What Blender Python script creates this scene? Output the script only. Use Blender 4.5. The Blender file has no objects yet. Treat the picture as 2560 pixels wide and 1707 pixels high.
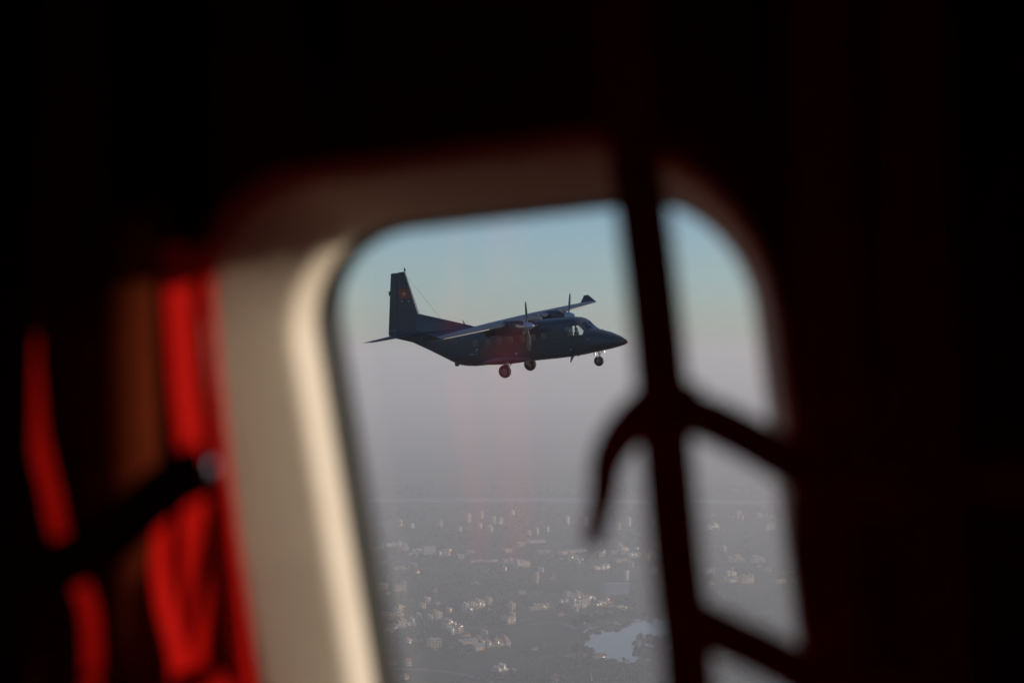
import bpy, bmesh, math, random
import numpy as np
from mathutils import Matrix, Vector, noise

random.seed(7); RNG = np.random.default_rng(7)
SC = bpy.context.scene
COL = SC.collection
R = math.radians

# ------------------------------------------------------------------ camera, sky, sun, exposure
ALT = 420.0                                   # height of the aircraft above the plain
FPX = 2560 * 70 / 36.0                        # focal length in photograph pixels
CX, CY, HORIZON = 1280.0, 853.5, 890.0
PITCH = math.atan((HORIZON - CY) / FPX)
cam_d = bpy.data.cameras.new('camera'); cam = bpy.data.objects.new('camera', cam_d); COL.objects.link(cam)
cam.location = (0, 0, ALT); cam.rotation_euler = (R(90) + PITCH, 0, 0)
cam_d.lens = 70; cam_d.sensor_width = 36; cam_d.clip_start = 0.05; cam_d.clip_end = 90000
cam_d.dof.use_dof = True; cam_d.dof.focus_distance = 125; cam_d.dof.aperture_fstop = 4.0
SC.camera = cam

SUN_EL, SUN_AZ = R(10.5), math.atan2(0.995, 0.10)          # azimuth clockwise from +Y
SUN = Vector((math.sin(SUN_AZ) * math.cos(SUN_EL), math.cos(SUN_AZ) * math.cos(SUN_EL), math.sin(SUN_EL)))
W = bpy.data.worlds.new('World'); SC.world = W; W.use_nodes = True
nt = W.node_tree
sky = nt.nodes.new('ShaderNodeTexSky'); sky.sky_type = 'NISHITA'; sky.sun_disc = False
sky.sun_elevation = SUN_EL; sky.sun_rotation = SUN_AZ; sky.altitude = 420
sky.air_density = 0.82; sky.dust_density = 0.6; sky.ozone_density = 3.2
nt.links.new(sky.outputs[0], nt.nodes['Background'].inputs[0]); nt.nodes['Background'].inputs[1].default_value = 0.135
sl = bpy.data.lights.new('sun', 'SUN'); so = bpy.data.objects.new('sun', sl); COL.objects.link(so)
sl.energy = 4.0; sl.angle = R(0.53); sl.color = (1.0, 0.82, 0.63)
so.rotation_euler = SUN.to_track_quat('Z', 'Y').to_euler()
SC.view_settings.view_transform = 'Standard'; SC.view_settings.look = 'None'
SC.view_settings.exposure = 0.14; SC.view_settings.gamma = 1.0; SC.view_settings.use_curve_mapping = False
SC.cycles.max_bounces = 10; SC.cycles.diffuse_bounces = 5; SC.cycles.glossy_bounces = 4
SC.cycles.transparent_max_bounces = 16; SC.cycles.volume_bounces = 1
SC.cycles.use_denoising = True; SC.cycles.sample_clamp_indirect = 6.0

# ------------------------------------------------------------------ frames and small helpers
cR = Vector((1, 0, 0)); cU = Vector((0, -math.sin(PITCH), math.cos(PITCH))); cD = Vector((0, math.cos(PITCH), math.sin(PITCH)))
CAM = Vector((0, 0, ALT))
def pray(px, py): return cR * ((px - CX) / FPX) - cU * ((py - CY) / FPX) + cD
def gp(px, py, z=0.0):
    q = pray(px, py); s = (z - ALT) / q.z
    p = CAM + q * s
    return Vector((p.x, p.y, z))
def dist_at(py): return FPX * ALT / (py - HORIZON)
# frame of our own aircraft's cabin wall: l forward along the wall, o outwards, u up
_rho, _a, _tau = R(4.7), R(22), R(10)
_r1 = cR * math.cos(_rho) + cU * math.sin(_rho); _u1 = -cR * math.sin(_rho) + cU * math.cos(_rho)
wL = _r1 * math.cos(_a) - cD * math.sin(_a); _o1 = _r1 * math.sin(_a) + cD * math.cos(_a)
wU = _u1 * math.cos(_tau) - _o1 * math.sin(_tau); wO = _o1 * math.cos(_tau) + _u1 * math.sin(_tau)
W0 = CAM + pray(1400, 1000) * 1.35
CABIN = Matrix(((wL.x, wO.x, wU.x, W0.x), (wL.y, wO.y, wU.y, W0.y), (wL.z, wO.z, wU.z, W0.z), (0, 0, 0, 1)))
def wun(px, py, o):
    q = pray(px, py); s = (o - (CAM - W0).dot(wO)) / q.dot(wO); P = CAM + q * s - W0
    return Vector((P.dot(wL), P.dot(wO), P.dot(wU)))

class MB:
    def __init__(s): s.v = []; s.f = []; s.m = []
    def add(s, vs, fs, mi=0):
        n = len(s.v); s.v += [tuple(p) for p in vs]
        for f in fs: s.f.append(tuple(n + i for i in f)); s.m.append(mi)
        return s
    def box(s, c, size, mi=0, rz=0.0):
        x, y, z = (k / 2 for k in size); ca, sa = math.cos(rz), math.sin(rz)
        vs = []
        for k in (-z, z):
            for (a, b) in ((-x, -y), (x, -y), (x, y), (-x, y)):
                vs.append((c[0] + a * ca - b * sa, c[1] + a * sa + b * ca, c[2] + k))
        return s.add(vs, [(3, 2, 1, 0), (4, 5, 6, 7), (0, 1, 5, 4), (1, 2, 6, 5), (2, 3, 7, 6), (3, 0, 4, 7)], mi)
    def tube(s, pts, rad, n=8, mi=0, cap=True):
        pts = [Vector(p) for p in pts]; rads = rad if isinstance(rad, (list, tuple)) else [rad] * len(pts)
        rings = []
        for i, p in enumerate(pts):
            t = (pts[min(i + 1, len(pts) - 1)] - pts[max(i - 1, 0)]).normalized()
            a = t.orthogonal().normalized() if i == 0 else (a - t * a.dot(t)).normalized()
            b = t.cross(a)
            rings.append([p + (a * math.cos(2 * math.pi * k / n) + b * math.sin(2 * math.pi * k / n)) * rads[i] for k in range(n)])
        return s.loft(rings, mi, cap)
    def loft(s, rings, mi=0, cap=True):
        n = len(rings[0]); vs = [p for r_ in rings for p in r_]; fs = []
        for i in range(len(rings) - 1):
            for k in range(n):
                fs.append((i * n + k, i * n + (k + 1) % n, (i + 1) * n + (k + 1) % n, (i + 1) * n + k))
        if cap: fs.append(tuple(range(n - 1, -1, -1))); fs.append(tuple((len(rings) - 1) * n + k for k in range(n)))
        return s.add(vs, fs, mi)
    def lathe(s, prof, n=24, axis='y', c=(0, 0, 0), mi=0, cap=False):   # prof: (along, radius)
        rings = []
        for (t, r_) in prof:
            ring = []
            for k in range(n):
                a = 2 * math.pi * k / n; p, q = r_ * math.cos(a), r_ * math.sin(a)
                ring.append({'x': (c[0] + t, c[1] + p, c[2] + q), 'y': (c[0] + q, c[1] + t, c[2] + p), 'z': (c[0] + p, c[1] + q, c[2] + t)}[axis])
            rings.append(ring)
        return s.loft(rings, mi, cap)
    def prism(s, poly, a, b, axis='y', mi=0):     # poly in the two other axes
        def P(p, t): return {'y': (p[0], t, p[1]), 'x': (t, p[0], p[1]), 'z': (p[0], p[1], t)}[axis]
        n = len(poly); vs = [P(p, a) for p in poly] + [P(p, b) for p in poly]
        fs = [tuple(range(n)), tuple(range(2 * n - 1, n - 1, -1))] + [(k, k + n, (k + 1) % n + n, (k + 1) % n) for k in range(n)]
        return s.add(vs, fs, mi)
    def mesh(s, name, mats=(), smooth=None):
        me = bpy.data.meshes.new(name); me.from_pydata(s.v, [], s.f)
        for m_ in mats: me.materials.append(m_)
        if len(mats) > 1: me.polygons.foreach_set('material_index', s.m)
        bm = bmesh.new(); bm.from_mesh(me); bmesh.ops.recalc_face_normals(bm, faces=bm.faces); bm.to_mesh(me); bm.free()
        if smooth is not None: smooth_mesh(me, smooth)
        return me
    def build(s, name, mats, parent=None, smooth=None):
        if not isinstance(mats, (list, tuple)): mats = [mats]
        return link(name, s.mesh(name, mats, smooth), parent)
def smooth_mesh(me, deg=35):
    me.polygons.foreach_set('use_smooth', [True] * len(me.polygons))
    me.set_sharp_from_angle(angle=R(deg))
def link(name, me, parent=None):
    o = bpy.data.objects.new(name, me); COL.objects.link(o)
    if parent is not None: o.parent = parent
    return o
def tag(o, label=None, cat=None, group=None, kind=None):
    if label: o['label'] = label
    if cat: o['category'] = cat
    if group: o['group'] = group
    if kind: o['kind'] = kind
    return o
def empty(name, mat=None, loc=None):
    o = bpy.data.objects.new(name, None); COL.objects.link(o); o.empty_display_size = 0.1
    if mat is not None: o.matrix_world = mat
    if loc is not None: o.location = loc
    return o
def copy_tree(o, parent=None):
    if o.name.startswith('glint_pane'): return None
    c = o.copy(); COL.objects.link(c)
    if parent is not None: c.parent = parent
    for ch in o.children: copy_tree(ch, c)
    return c
def crom(pts, n):
    pts = [Vector(p) for p in pts]; P = [pts[0] * 2 - pts[1]] + pts + [pts[-1] * 2 - pts[-2]]; out = []
    for i in range(1, len(P) - 2):
        for k in range(n):
            t = k / n; a, b, c, d = P[i - 1], P[i], P[i + 1], P[i + 2]
            out.append(0.5 * ((2 * b) + (c - a) * t + (2 * a - 5 * b + 4 * c - d) * t * t + (3 * b - a - 3 * c + d) * t ** 3))
    return out + [pts[-1]]

# ------------------------------------------------------------------ materials (all procedural)
def mat(name, col, rough=0.6, metal=0.0, var=0.0, scale=5.0, bump=0.0, bscale=40.0, emit=None, coords='Object', spec=0.5, coat=0.0):
    m = bpy.data.materials.new(name); m.use_nodes = True; n = m.node_tree.nodes; l = m.node_tree.links; b = n['Principled BSDF']
    b.inputs['Base Color'].default_value = (*col, 1); b.inputs['Roughness'].default_value = rough; b.inputs['Metallic'].default_value = metal
    b.inputs['Specular IOR Level'].default_value = spec; b.inputs['Coat Weight'].default_value = coat
    if var or bump:
        tc = n.new('ShaderNodeTexCoord')
    if var:
        t = n.new('ShaderNodeTexNoise'); t.inputs['Scale'].default_value = scale; t.inputs['Detail'].default_value = 5
        cr = n.new('ShaderNodeValToRGB'); cr.color_ramp.elements[0].position = 0.3; cr.color_ramp.elements[1].position = 0.7
        cr.color_ramp.elements[0].color = (*[c * (1 - var) for c in col], 1); cr.color_ramp.elements[1].color = (*[min(1, c * (1 + var)) for c in col], 1)
        l.new(tc.outputs[coords], t.inputs['Vector']); l.new(t.outputs['Fac'], cr.inputs[0]); l.new(cr.outputs[0], b.inputs['Base Color'])
        mr = n.new('ShaderNodeMapRange'); mr.inputs['To Min'].default_value = max(0, rough - 0.08); mr.inputs['To Max'].default_value = min(1, rough + 0.08)
        l.new(t.outputs['Fac'], mr.inputs[0]); l.new(mr.outputs[0], b.inputs['Roughness'])
    if bump:
        t2 = n.new('ShaderNodeTexNoise'); t2.inputs['Scale'].default_value = bscale; t2.inputs['Detail'].default_value = 4
        bp = n.new('ShaderNodeBump'); bp.inputs['Strength'].default_value = bump; bp.inputs['Distance'].default_value = 0.02
        l.new(tc.outputs[coords], t2.inputs['Vector']); l.new(t2.outputs['Fac'], bp.inputs['Height']); l.new(bp.outputs[0], b.inputs['Normal'])
    if emit: b.inputs['Emission Color'].default_value = (*emit[:3], 1); b.inputs['Emission Strength'].default_value = emit[3]
    return m
def glass_mat(name, tint, refl, rough=0.0):
    m = bpy.data.materials.new(name); m.use_nodes = True; n = m.node_tree.nodes; l = m.node_tree.links
    n.remove(n['Principled BSDF']); tr = n.new('ShaderNodeBsdfTransparent'); tr.inputs[0].default_value = (*tint, 1)
    gl = n.new('ShaderNodeBsdfGlossy'); gl.inputs['Roughness'].default_value = rough
    fr = n.new('ShaderNodeFresnel'); fr.inputs[0].default_value = 1.5
    mu = n.new('ShaderNodeMath'); mu.operation = 'MULTIPLY'; mu.inputs[1].default_value = refl; mu.use_clamp = True
    mx = n.new('ShaderNodeMixShader'); l.new(fr.outputs[0], mu.inputs[0]); l.new(mu.outputs[0], mx.inputs[0])
    l.new(tr.outputs[0], mx.inputs[1]); l.new(gl.outputs[0], mx.inputs[2]); l.new(mx.outputs[0], n['Material Output'].inputs[0])
    return m
def webbing_mat(name, col):
    m = bpy.data.materials.new(name); m.use_nodes = True; n = m.node_tree.nodes; l = m.node_tree.links; b = n['Principled BSDF']
    b.inputs['Base Color'].default_value = (*col, 1); b.inputs['Roughness'].default_value = 0.65; b.inputs['Specular IOR Level'].default_value = 0.05
    tc = n.new('ShaderNodeTexCoord'); wv = n.new('ShaderNodeTexWave'); wv.inputs['Scale'].default_value = 260; wv.inputs['Distortion'].default_value = 1.5
    bp = n.new('ShaderNodeBump'); bp.inputs['Strength'].default_value = 0.4; bp.inputs['Distance'].default_value = 0.001
    l.new(tc.outputs['Object'], wv.inputs['Vector']); l.new(wv.outputs['Fac'], bp.inputs['Height']); l.new(bp.outputs[0], b.inputs['Normal'])
    tl = n.new('ShaderNodeBsdfTranslucent'); tl.inputs[0].default_value = (*col, 1)
    mx = n.new('ShaderNodeMixShader'); mx.inputs[0].default_value = 0.10
    l.new(b.outputs[0], mx.inputs[1]); l.new(tl.outputs[0], mx.inputs[2]); l.new(mx.outputs[0], n['Material Output'].inputs[0])
    return m
M = {}
M['olive'] = mat('olive_quilted_liner', (0.14, 0.132, 0.085), 0.9, var=0.3, scale=6, bump=0.5, bscale=30)
M['olive_rib'] = mat('olive_painted_frame', (0.10, 0.10, 0.066), 0.6, var=0.2, scale=12)
M['dark_floor'] = mat('grey_cabin_floor', (0.12, 0.12, 0.115), 0.8, var=0.3)
M['cream'] = mat('cream_moulded_plastic', (0.78, 0.695, 0.575), 0.55, var=0.06, scale=18, bump=0.08, bscale=200)
M['rubber'] = mat('black_rubber_gasket', (0.012, 0.012, 0.012), 0.7, var=0.2, scale=30)
M['skin_out'] = mat('aircraft_outer_skin', (0.10, 0.11, 0.10), 0.5, var=0.1)
M['web'] = webbing_mat('red_nylon_webbing', (0.78, 0.006, 0.003))
M['web_shade'] = webbing_mat('shaded_red_webbing', (0.05, 0.008, 0.008))  # darker copy of the red webbing, with shade put into its colour
M['canvas'] = mat('brown_red_seat_canvas', (0.25, 0.042, 0.013), 0.9, var=0.2, scale=30, spec=0.1)
M['stud'] = mat('steel_stud', (0.75, 0.74, 0.70), 0.12, 1.0)
M['pane'] = glass_mat('cabin_window_acrylic', (0.94, 0.958, 0.972), 1.7, 0.055)
def paint_mat(name, col, rough):
    m = mat(name, col, rough); n = m.node_tree.nodes; l = m.node_tree.links; b = n['Principled BSDF']
    tc = n.new('ShaderNodeTexCoord'); sx = n.new('ShaderNodeSeparateXYZ'); cx = n.new('ShaderNodeCombineXYZ'); l.new(tc.outputs['Object'], sx.inputs[0]); l.new(sx.outputs[0], cx.inputs[0]); l.new(sx.outputs[2], cx.inputs[1])
    br = n.new('ShaderNodeTexBrick'); br.inputs['Scale'].default_value = 1.0; br.inputs['Brick Width'].default_value = 1.48; br.inputs['Row Height'].default_value = 0.62; br.inputs['Mortar Size'].default_value = 0.014; br.inputs['Mortar Smooth'].default_value = 0.3
    br.inputs['Color1'].default_value = (*col, 1); br.inputs['Color2'].default_value = (*[c * 1.22 for c in col], 1); br.inputs['Mortar'].default_value = (*[c * 0.45 for c in col], 1)
    mp = n.new('ShaderNodeMapping'); mp.inputs['Scale'].default_value = (0.9, 0.9, 3.5); t = n.new('ShaderNodeTexNoise'); t.inputs['Scale'].default_value = 1.6; t.inputs['Detail'].default_value = 7
    mp2 = n.new('ShaderNodeMapRange'); mp2.inputs['To Min'].default_value = 0.62; mp2.inputs['To Max'].default_value = 1.4
    mx = n.new('ShaderNodeMixRGB'); mx.blend_type = 'MULTIPLY'; mx.inputs[0].default_value = 1.0
    l.new(cx.outputs[0], br.inputs['Vector']); l.new(tc.outputs['Object'], mp.inputs[0]); l.new(mp.outputs[0], t.inputs['Vector']); l.new(t.outputs['Fac'], mp2.inputs[0])
    l.new(br.outputs['Color'], mx.inputs[1]); l.new(mp2.outputs[0], mx.inputs[2]); l.new(mx.outputs[0], b.inputs['Base Color'])
    mr = n.new('ShaderNodeMapRange'); mr.inputs['To Min'].default_value = rough - 0.12; mr.inputs['To Max'].default_value = rough + 0.14; l.new(t.outputs['Fac'], mr.inputs[0]); l.new(mr.outputs[0], b.inputs['Roughness'])
    return m
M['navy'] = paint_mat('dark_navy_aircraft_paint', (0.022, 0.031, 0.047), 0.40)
M['navy_wing'] = paint_mat('slate_blue_wings', (0.048, 0.056, 0.08), 0.40)  # wings a lighter slate blue than the fuselage
M['frame'] = mat('grey_window_rim', (0.26, 0.26, 0.27), 0.4, 0.3)
M['dark_in'] = mat('black_cockpit_trim', (0.03, 0.03, 0.033), 0.7)
M['radome'] = mat('black_radome_tip', (0.012, 0.011, 0.010), 0.35, var=0.2)
M['boot'] = mat('pale_leading_edge', (0.72, 0.70, 0.66), 0.4, 0.3)
M['spinner'] = mat('grey_metal_spinner', (0.40, 0.45, 0.55), 0.28, 0.6)
M['blade'] = mat('dark_propeller_blade', (0.085, 0.074, 0.058), 0.5, var=0.2, scale=4)
M['tyre'] = mat('black_tyre_rubber', (0.018, 0.018, 0.02), 0.85, var=0.2, scale=10)
M['rim'] = mat('grey_wheel_hub', (0.16, 0.17, 0.18), 0.4, 0.6)
M['gear'] = mat('pale_gear_leg_paint', (0.36, 0.35, 0.32), 0.45, var=0.1)
M['disc_emit'] = mat('emissive_nose_disc', (0.9, 0.9, 0.9), 0.2, emit=(1.0, 0.93, 0.82, 3.0))  # emission for the two small discs under the nose
M['beacon'] = mat('dark_beacon_lens', (0.08, 0.02, 0.02), 0.2)
M['wglass_air'] = glass_mat('cabin_glazing', (0.80, 0.80, 0.80), 3.0)
M['aglass'] = glass_mat('aircraft_glazing', (0.975, 0.98, 0.98), 1.1)
M['cabin_in'] = mat('pale_cabin_lining', (0.50, 0.48, 0.45), 0.8, var=0.15)
M['red_flag'] = mat('red_flag_paint', (0.27, 0.022, 0.018), 0.5)
M['yellow'] = mat('yellow_star_paint', (0.34, 0.31, 0.12), 0.5)
M['stencil'] = mat('pale_stencil_paint', (0.45, 0.45, 0.43), 0.6)
M['cloth'] = mat('dark_blue_flight_suit', (0.03, 0.035, 0.05), 0.9)
M['seatc'] = mat('tan_seat_cover', (0.50, 0.36, 0.26), 0.8)
M['skin'] = mat('skin', (0.42, 0.24, 0.16), 0.6)
M['hair'] = mat('dark_hair', (0.015, 0.012, 0.01), 0.7)
# ------------------------------------------------------------------ ground, water, roads
def ground_mat():
    m = bpy.data.materials.new('plain_of_fields_and_scrub'); m.use_nodes = True; n = m.node_tree.nodes; l = m.node_tree.links; b = n['Principled BSDF']
    b.inputs['Roughness'].default_value = 0.95; b.inputs['Specular IOR Level'].default_value = 0.1
    tc = n.new('ShaderNodeTexCoord'); mp = n.new('ShaderNodeMapping'); mp.inputs['Rotation'].default_value = (0, 0, R(35)); mp.inputs['Scale'].default_value = (0.012, 0.006, 1)
    vo = n.new('ShaderNodeTexVoronoi'); vo.inputs['Scale'].default_value = 1.0; vo.distance = 'MANHATTAN'
    no = n.new('ShaderNodeTexNoise'); no.inputs['Scale'].default_value = 0.004; no.inputs['Detail'].default_value = 8
    cr = n.new('ShaderNodeValToRGB'); e = cr.color_ramp.elements; e[0].color = (0.035, 0.045, 0.022, 1); e[1].color = (0.10, 0.095, 0.06, 1)
    cr.color_ramp.elements.new(0.55).color = (0.055, 0.07, 0.03, 1)
    cr2 = n.new('ShaderNodeValToRGB'); cr2.color_ramp.elements[0].position = 0.35; cr2.color_ramp.elements[1].position = 0.65
    cr2.color_ramp.elements[0].color = (0.45, 0.5, 0.45, 1); cr2.color_ramp.elements[1].color = (1.1, 1.05, 1, 1)
    mx = n.new('ShaderNodeMixRGB'); mx.blend_type = 'MULTIPLY'; mx.inputs[0].default_value = 1
    l.new(tc.outputs['Object'], mp.inputs[0]); l.new(mp.outputs[0], vo.inputs['Vector']); l.new(tc.outputs['Object'], no.inputs['Vector'])
    sep = n.new('ShaderNodeSeparateColor'); l.new(vo.outputs['Color'], sep.inputs[0]); l.new(sep.outputs[0], cr.inputs[0])
    l.new(no.outputs['Fac'], cr2.inputs[0]); l.new(cr.outputs[0], mx.inputs[1]); l.new(cr2.outputs[0], mx.inputs[2]); l.new(mx.outputs[0], b.inputs['Base Color'])
    return m
def water_mat(name, col, rough):
    m = mat(name, col, rough, spec=0.6); n = m.node_tree.nodes; l = m.node_tree.links
    tc = n.new('ShaderNodeTexCoord'); t = n.new('ShaderNodeTexNoise'); t.inputs['Scale'].default_value = 0.25; t.inputs['Detail'].default_value = 3
    bp = n.new('ShaderNodeBump'); bp.inputs['Strength'].default_value = 0.015; bp.inputs['Distance'].default_value = 1.0
    l.new(tc.outputs['Object'], t.inputs['Vector']); l.new(t.outputs['Fac'], bp.inputs['Height']); l.new(bp.outputs[0], n['Principled BSDF'].inputs['Normal'])
    return m
M['ground'] = ground_mat(); M['lake'] = water_mat('calm_lake_water', (0.05, 0.06, 0.06), 0.03); M['river'] = mat('silty_river_water', (0.15, 0.13, 0.11), 0.5, spec=0.25, var=0.3, scale=0.004)
M['sand'] = mat('pale_sand_bar', (0.27, 0.23, 0.19), 0.9, var=0.2, scale=0.01)
M['road'] = mat('worn_asphalt', (0.11, 0.105, 0.10), 0.9, var=0.2, scale=0.05)
GX0, GX1, GY0, GY1 = -14000, 14000, -9000, 46000
tag(MB().add([(GX0, GY0, 0), (GX1, GY0, 0), (GX1, GY1, 0), (GX0, GY1, 0)], [(0, 1, 2, 3)]).build('ground', M['ground']), kind='structure')
def sheet(name, pxs, m, z):
    pts = [gp(x, y, z) for x, y in pxs]
    return tag(MB().add(pts, [tuple(range(len(pts)))]).build(name, m), kind='structure')
LAKE = [(1436, 1600), (1446, 1582), (1478, 1566), (1508, 1563), (1530, 1556), (1548, 1549), (1562, 1553), (1590, 1547), (1640, 1544), (1700, 1546), (1745, 1566), (1752, 1610), (1735, 1645),
        (1690, 1664), (1640, 1657), (1611, 1659), (1580, 1655), (1552, 1659), (1536, 1655), (1518, 1647), (1503, 1640), (1484, 1634), (1470, 1625), (1455, 1612)]
sheet('lake', LAKE, M['lake'], 0.008)
RIV = []
for k in range(41):
    x = 300 + 50 * k; RIV.append((x, 1247 + 3.0 * math.sin(x * 0.004) + 1.2 * math.sin(x * 0.021)))
for k in range(40, -1, -1):
    x = 300 + 50 * k; RIV.append((x, 1257 + 3.5 * math.sin(x * 0.0035 + 1) + 1.5 * math.sin(x * 0.017)))
sheet('river', RIV, M['river'], 0.008)
for i, (x0, x1, y, h) in enumerate([(900, 1210, 1253.5, 1.8), (1120, 1420, 1249.5, 1.6), (1330, 1660, 1256, 2.0)]):
    p = [(x0 + (x1 - x0) * k / 12, y - h * math.sin(math.pi * k / 12) * (0.6 + 0.4 * math.sin(k * 2.1 + i))) for k in range(13)]
    p += [(x0 + (x1 - x0) * k / 12, y + h * math.sin(math.pi * k / 12) * (0.6 + 0.4 * math.cos(k * 1.7 + i))) for k in range(11, 0, -1)]
    sheet('sand_bar', p, M['sand'], 0.016)
def road(pts, w):
    P = [gp(x, y, 0.012) for x, y in pts]; P = [Vector((p.x, p.y, 0.012)) for p in crom(P, 6)]; mb = MB(); vs = []; n = len(P)
    for i, p in enumerate(P):
        t = (P[min(i + 1, n - 1)] - P[max(i - 1, 0)]).normalized(); s = Vector((-t.y, t.x, 0)) * w / 2; vs += [p + s, p - s]
    mb.add(vs, [(2 * i, 2 * i + 1, 2 * i + 3, 2 * i + 2) for i in range(n - 1)])
    return tag(mb.build('road', M['road']), kind='structure')
road([(840, 1672), (1000, 1671), (1100, 1676), (1180, 1690), (1260, 1720)], 14)
road([(850, 1490), (1000, 1484), (1130, 1490), (1250, 1480), (1400, 1486)], 11)
road([(1000, 1440), (1130, 1437), (1250, 1445), (1330, 1458)], 9)
road([(840, 1405), (1100, 1402), (1400, 1408), (1900, 1400)], 10)
road([(1310, 1560), (1400, 1556), (1440, 1572)], 8)
road([(900, 1580), (1040, 1560), (1180, 1570), (1330, 1545)], 8)
road([(1255, 1385), (1450, 1378), (1700, 1390), (1990, 1384)], 9)
road([(1750, 1330), (1850, 1326), (1990, 1334)], 12)
# ------------------------------------------------------------------ town
WALLS = {'cream': (0.56, 0.45, 0.31), 'white': (0.64, 0.59, 0.52), 'peach': (0.55, 0.35, 0.22), 'pink': (0.55, 0.36, 0.31), 'ochre': (0.50, 0.38, 0.19), 'grey': (0.40, 0.40, 0.39), 'blue': (0.33, 0.40, 0.48)}
for k, c in WALLS.items(): M['w_' + k] = mat(k + '_rendered_wall', c, 0.9, var=0.14, scale=0.35)
M['tile'] = mat('red_tile_roof', (0.26, 0.10, 0.065), 0.85, var=0.3, scale=1.2)
M['tin'] = mat('grey_metal_sheet_roof', (0.24, 0.24, 0.235), 0.55, var=0.2, scale=0.6)
M['slab'] = mat('weathered_roof_slab', (0.33, 0.31, 0.28), 0.9, var=0.25, scale=0.5)
M['wglass'] = mat('dark_house_window_glass', (0.03, 0.035, 0.04), 0.12)
M['steel'] = mat('stainless_water_tank', (0.80, 0.79, 0.77), 0.10, 1.0)
M['shine'] = mat('bright_window_glass', (0.05, 0.055, 0.06), 0.25, spec=0.8)  # glass of the panes added to houses for sun glints
_mesh_cache = {}
def cached(key, fn):
    if key not in _mesh_cache: _mesh_cache[key] = fn()
    return _mesh_cache[key]
def win_mesh(w, h):
    def fn():
        mb = MB(); mb.box((0, -0.02, 0), (w, 0.10, h), 0); mb.box((0, -0.06, 0), (w + 0.25, 0.12, 0.14), 1)
        mb.box((0, -0.10, -h / 2 - 0.08), (w + 0.3, 0.3, 0.16), 1)
        return mb.mesh('window', [M['wglass'], M['w_white']])
    return cached(('win', round(w, 1), round(h, 1)), fn)
def tank(parent, x, y, z, lying=True):
    def fn():
        mb = MB()
        if lying:
            mb.lathe([(-1.0, 0.02), (-0.98, 0.42), (-0.85, 0.58), (0.85, 0.58), (0.98, 0.42), (1.0, 0.02)], 16, 'x', (0, 0, 0.95))
            for s in (-0.6, 0.6): mb.box((s, 0, 0.2), (0.12, 0.9, 0.5))
        else:
            mb.lathe([(0.3, 0.05), (0.32, 0.6), (0.5, 0.68), (1.9, 0.68), (2.1, 0.45), (2.2, 0.05)], 16, 'z'); mb.box((0, 0, 0.15), (1.2, 1.2, 0.3))
        return mb.mesh('water_tank', [M['steel']], 40)
    o = link('water_tank', cached(('tank', lying), fn), parent); o.location = (x, y, z); o.rotation_euler.z = random.choice((0, 1.57, 0.6)); return o
def add_glint(parent, x, y, z, w, h, yaw, sc):
    """small pane added for a sun glint, turned to mirror the sun towards the camera"""
    def fn():
        return MB().box((0, 0, 0), (w, 0.05, h), 0).mesh('glint_pane', [M['shine']])
    o = link('glint_pane', cached(('glint_box', round(w, 1), round(h, 1)), fn), parent); o.location = (x, y, z)
    hv = (SUN + (CAM - parent.location).normalized()).normalized(); n_ = Matrix.Rotation(-yaw, 3, 'Z') @ hv; n_ = Vector((n_.x * sc[0], n_.y * sc[1], n_.z * sc[2])).normalized()
    o.rotation_euler = (-math.asin(n_.z) + R(random.gauss(0, 2.0)), 0, math.atan2(n_.x, -n_.y) + R(random.gauss(0, 2.0)))
def flat_house(name, w, d, h, wall, floors, bays, tanks=1, shed=True, overhang=0.0, balcony=False, detail=True):
    root = empty(name)
    mb = MB(); mb.box((0, 0, h / 2), (w, d, h))
    for (sx, sy, lx, ly) in ((0, -1, w, 0.25), (0, 1, w, 0.25), (-1, 0, 0.25, d - 0.5), (1, 0, 0.25, d - 0.5)):
        mb.box((sx * (w / 2 - 0.125), sy * (d / 2 - 0.125), h + 0.45), (lx, ly, 0.9))
    if shed: mb.box((-w * 0.18, d * 0.2, h + 1.3), (min(w * 0.5, 3.6), min(d * 0.35, 4.0), 2.6))
    mb.build('wall', M['w_' + wall], root)
    if overhang:
        MB().box((0, 0, h + 1.1), (w + 2 * overhang, d + 2 * overhang, 0.4)).build('roof', M['slab'], root)
    else:
        MB().box((0, 0, h + 0.06), (w - 0.52, d - 0.52, 0.12)).build('roof', M['slab'], root)
    fh = h / floors; bw = w / bays
    if detail:
        for f in range(floors):
            for b in range(bays):
                o = link('window', win_mesh(min(2.2, bw * 0.55), fh * 0.5), root); o.location = (-w / 2 + bw * (b + 0.5), -d / 2 - 0.02, fh * (f + 0.52))
        for f in range(floors):
            o = link('window', win_mesh(1.3, fh * 0.45), root); o.location = (w / 2 + 0.02, d * 0.2, fh * (f + 0.52)); o.rotation_euler.z = R(90)
            o = link('window', win_mesh(1.3, fh * 0.45), root); o.location = (-w / 2 - 0.02, -d * 0.15, fh * (f + 0.52)); o.rotation_euler.z = R(-90)
    if balcony:
        for f in range(1, floors):
            MB().box((0, -d / 2 - 0.72, fh * f), (w * 0.92, 1.3, 0.14)).box((0, -d / 2 - 1.34, fh * f + 0.5), (w * 0.92, 0.07, 0.86)).build('balcony', M['w_white'], root)
    for k in range(tanks): tank(root, w * (0.22 - 0.3 * k), -d * 0.18 + 1.5 * k, h + (2.6 if shed and k else 0.13), k % 2 == 0)
    return root
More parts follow.
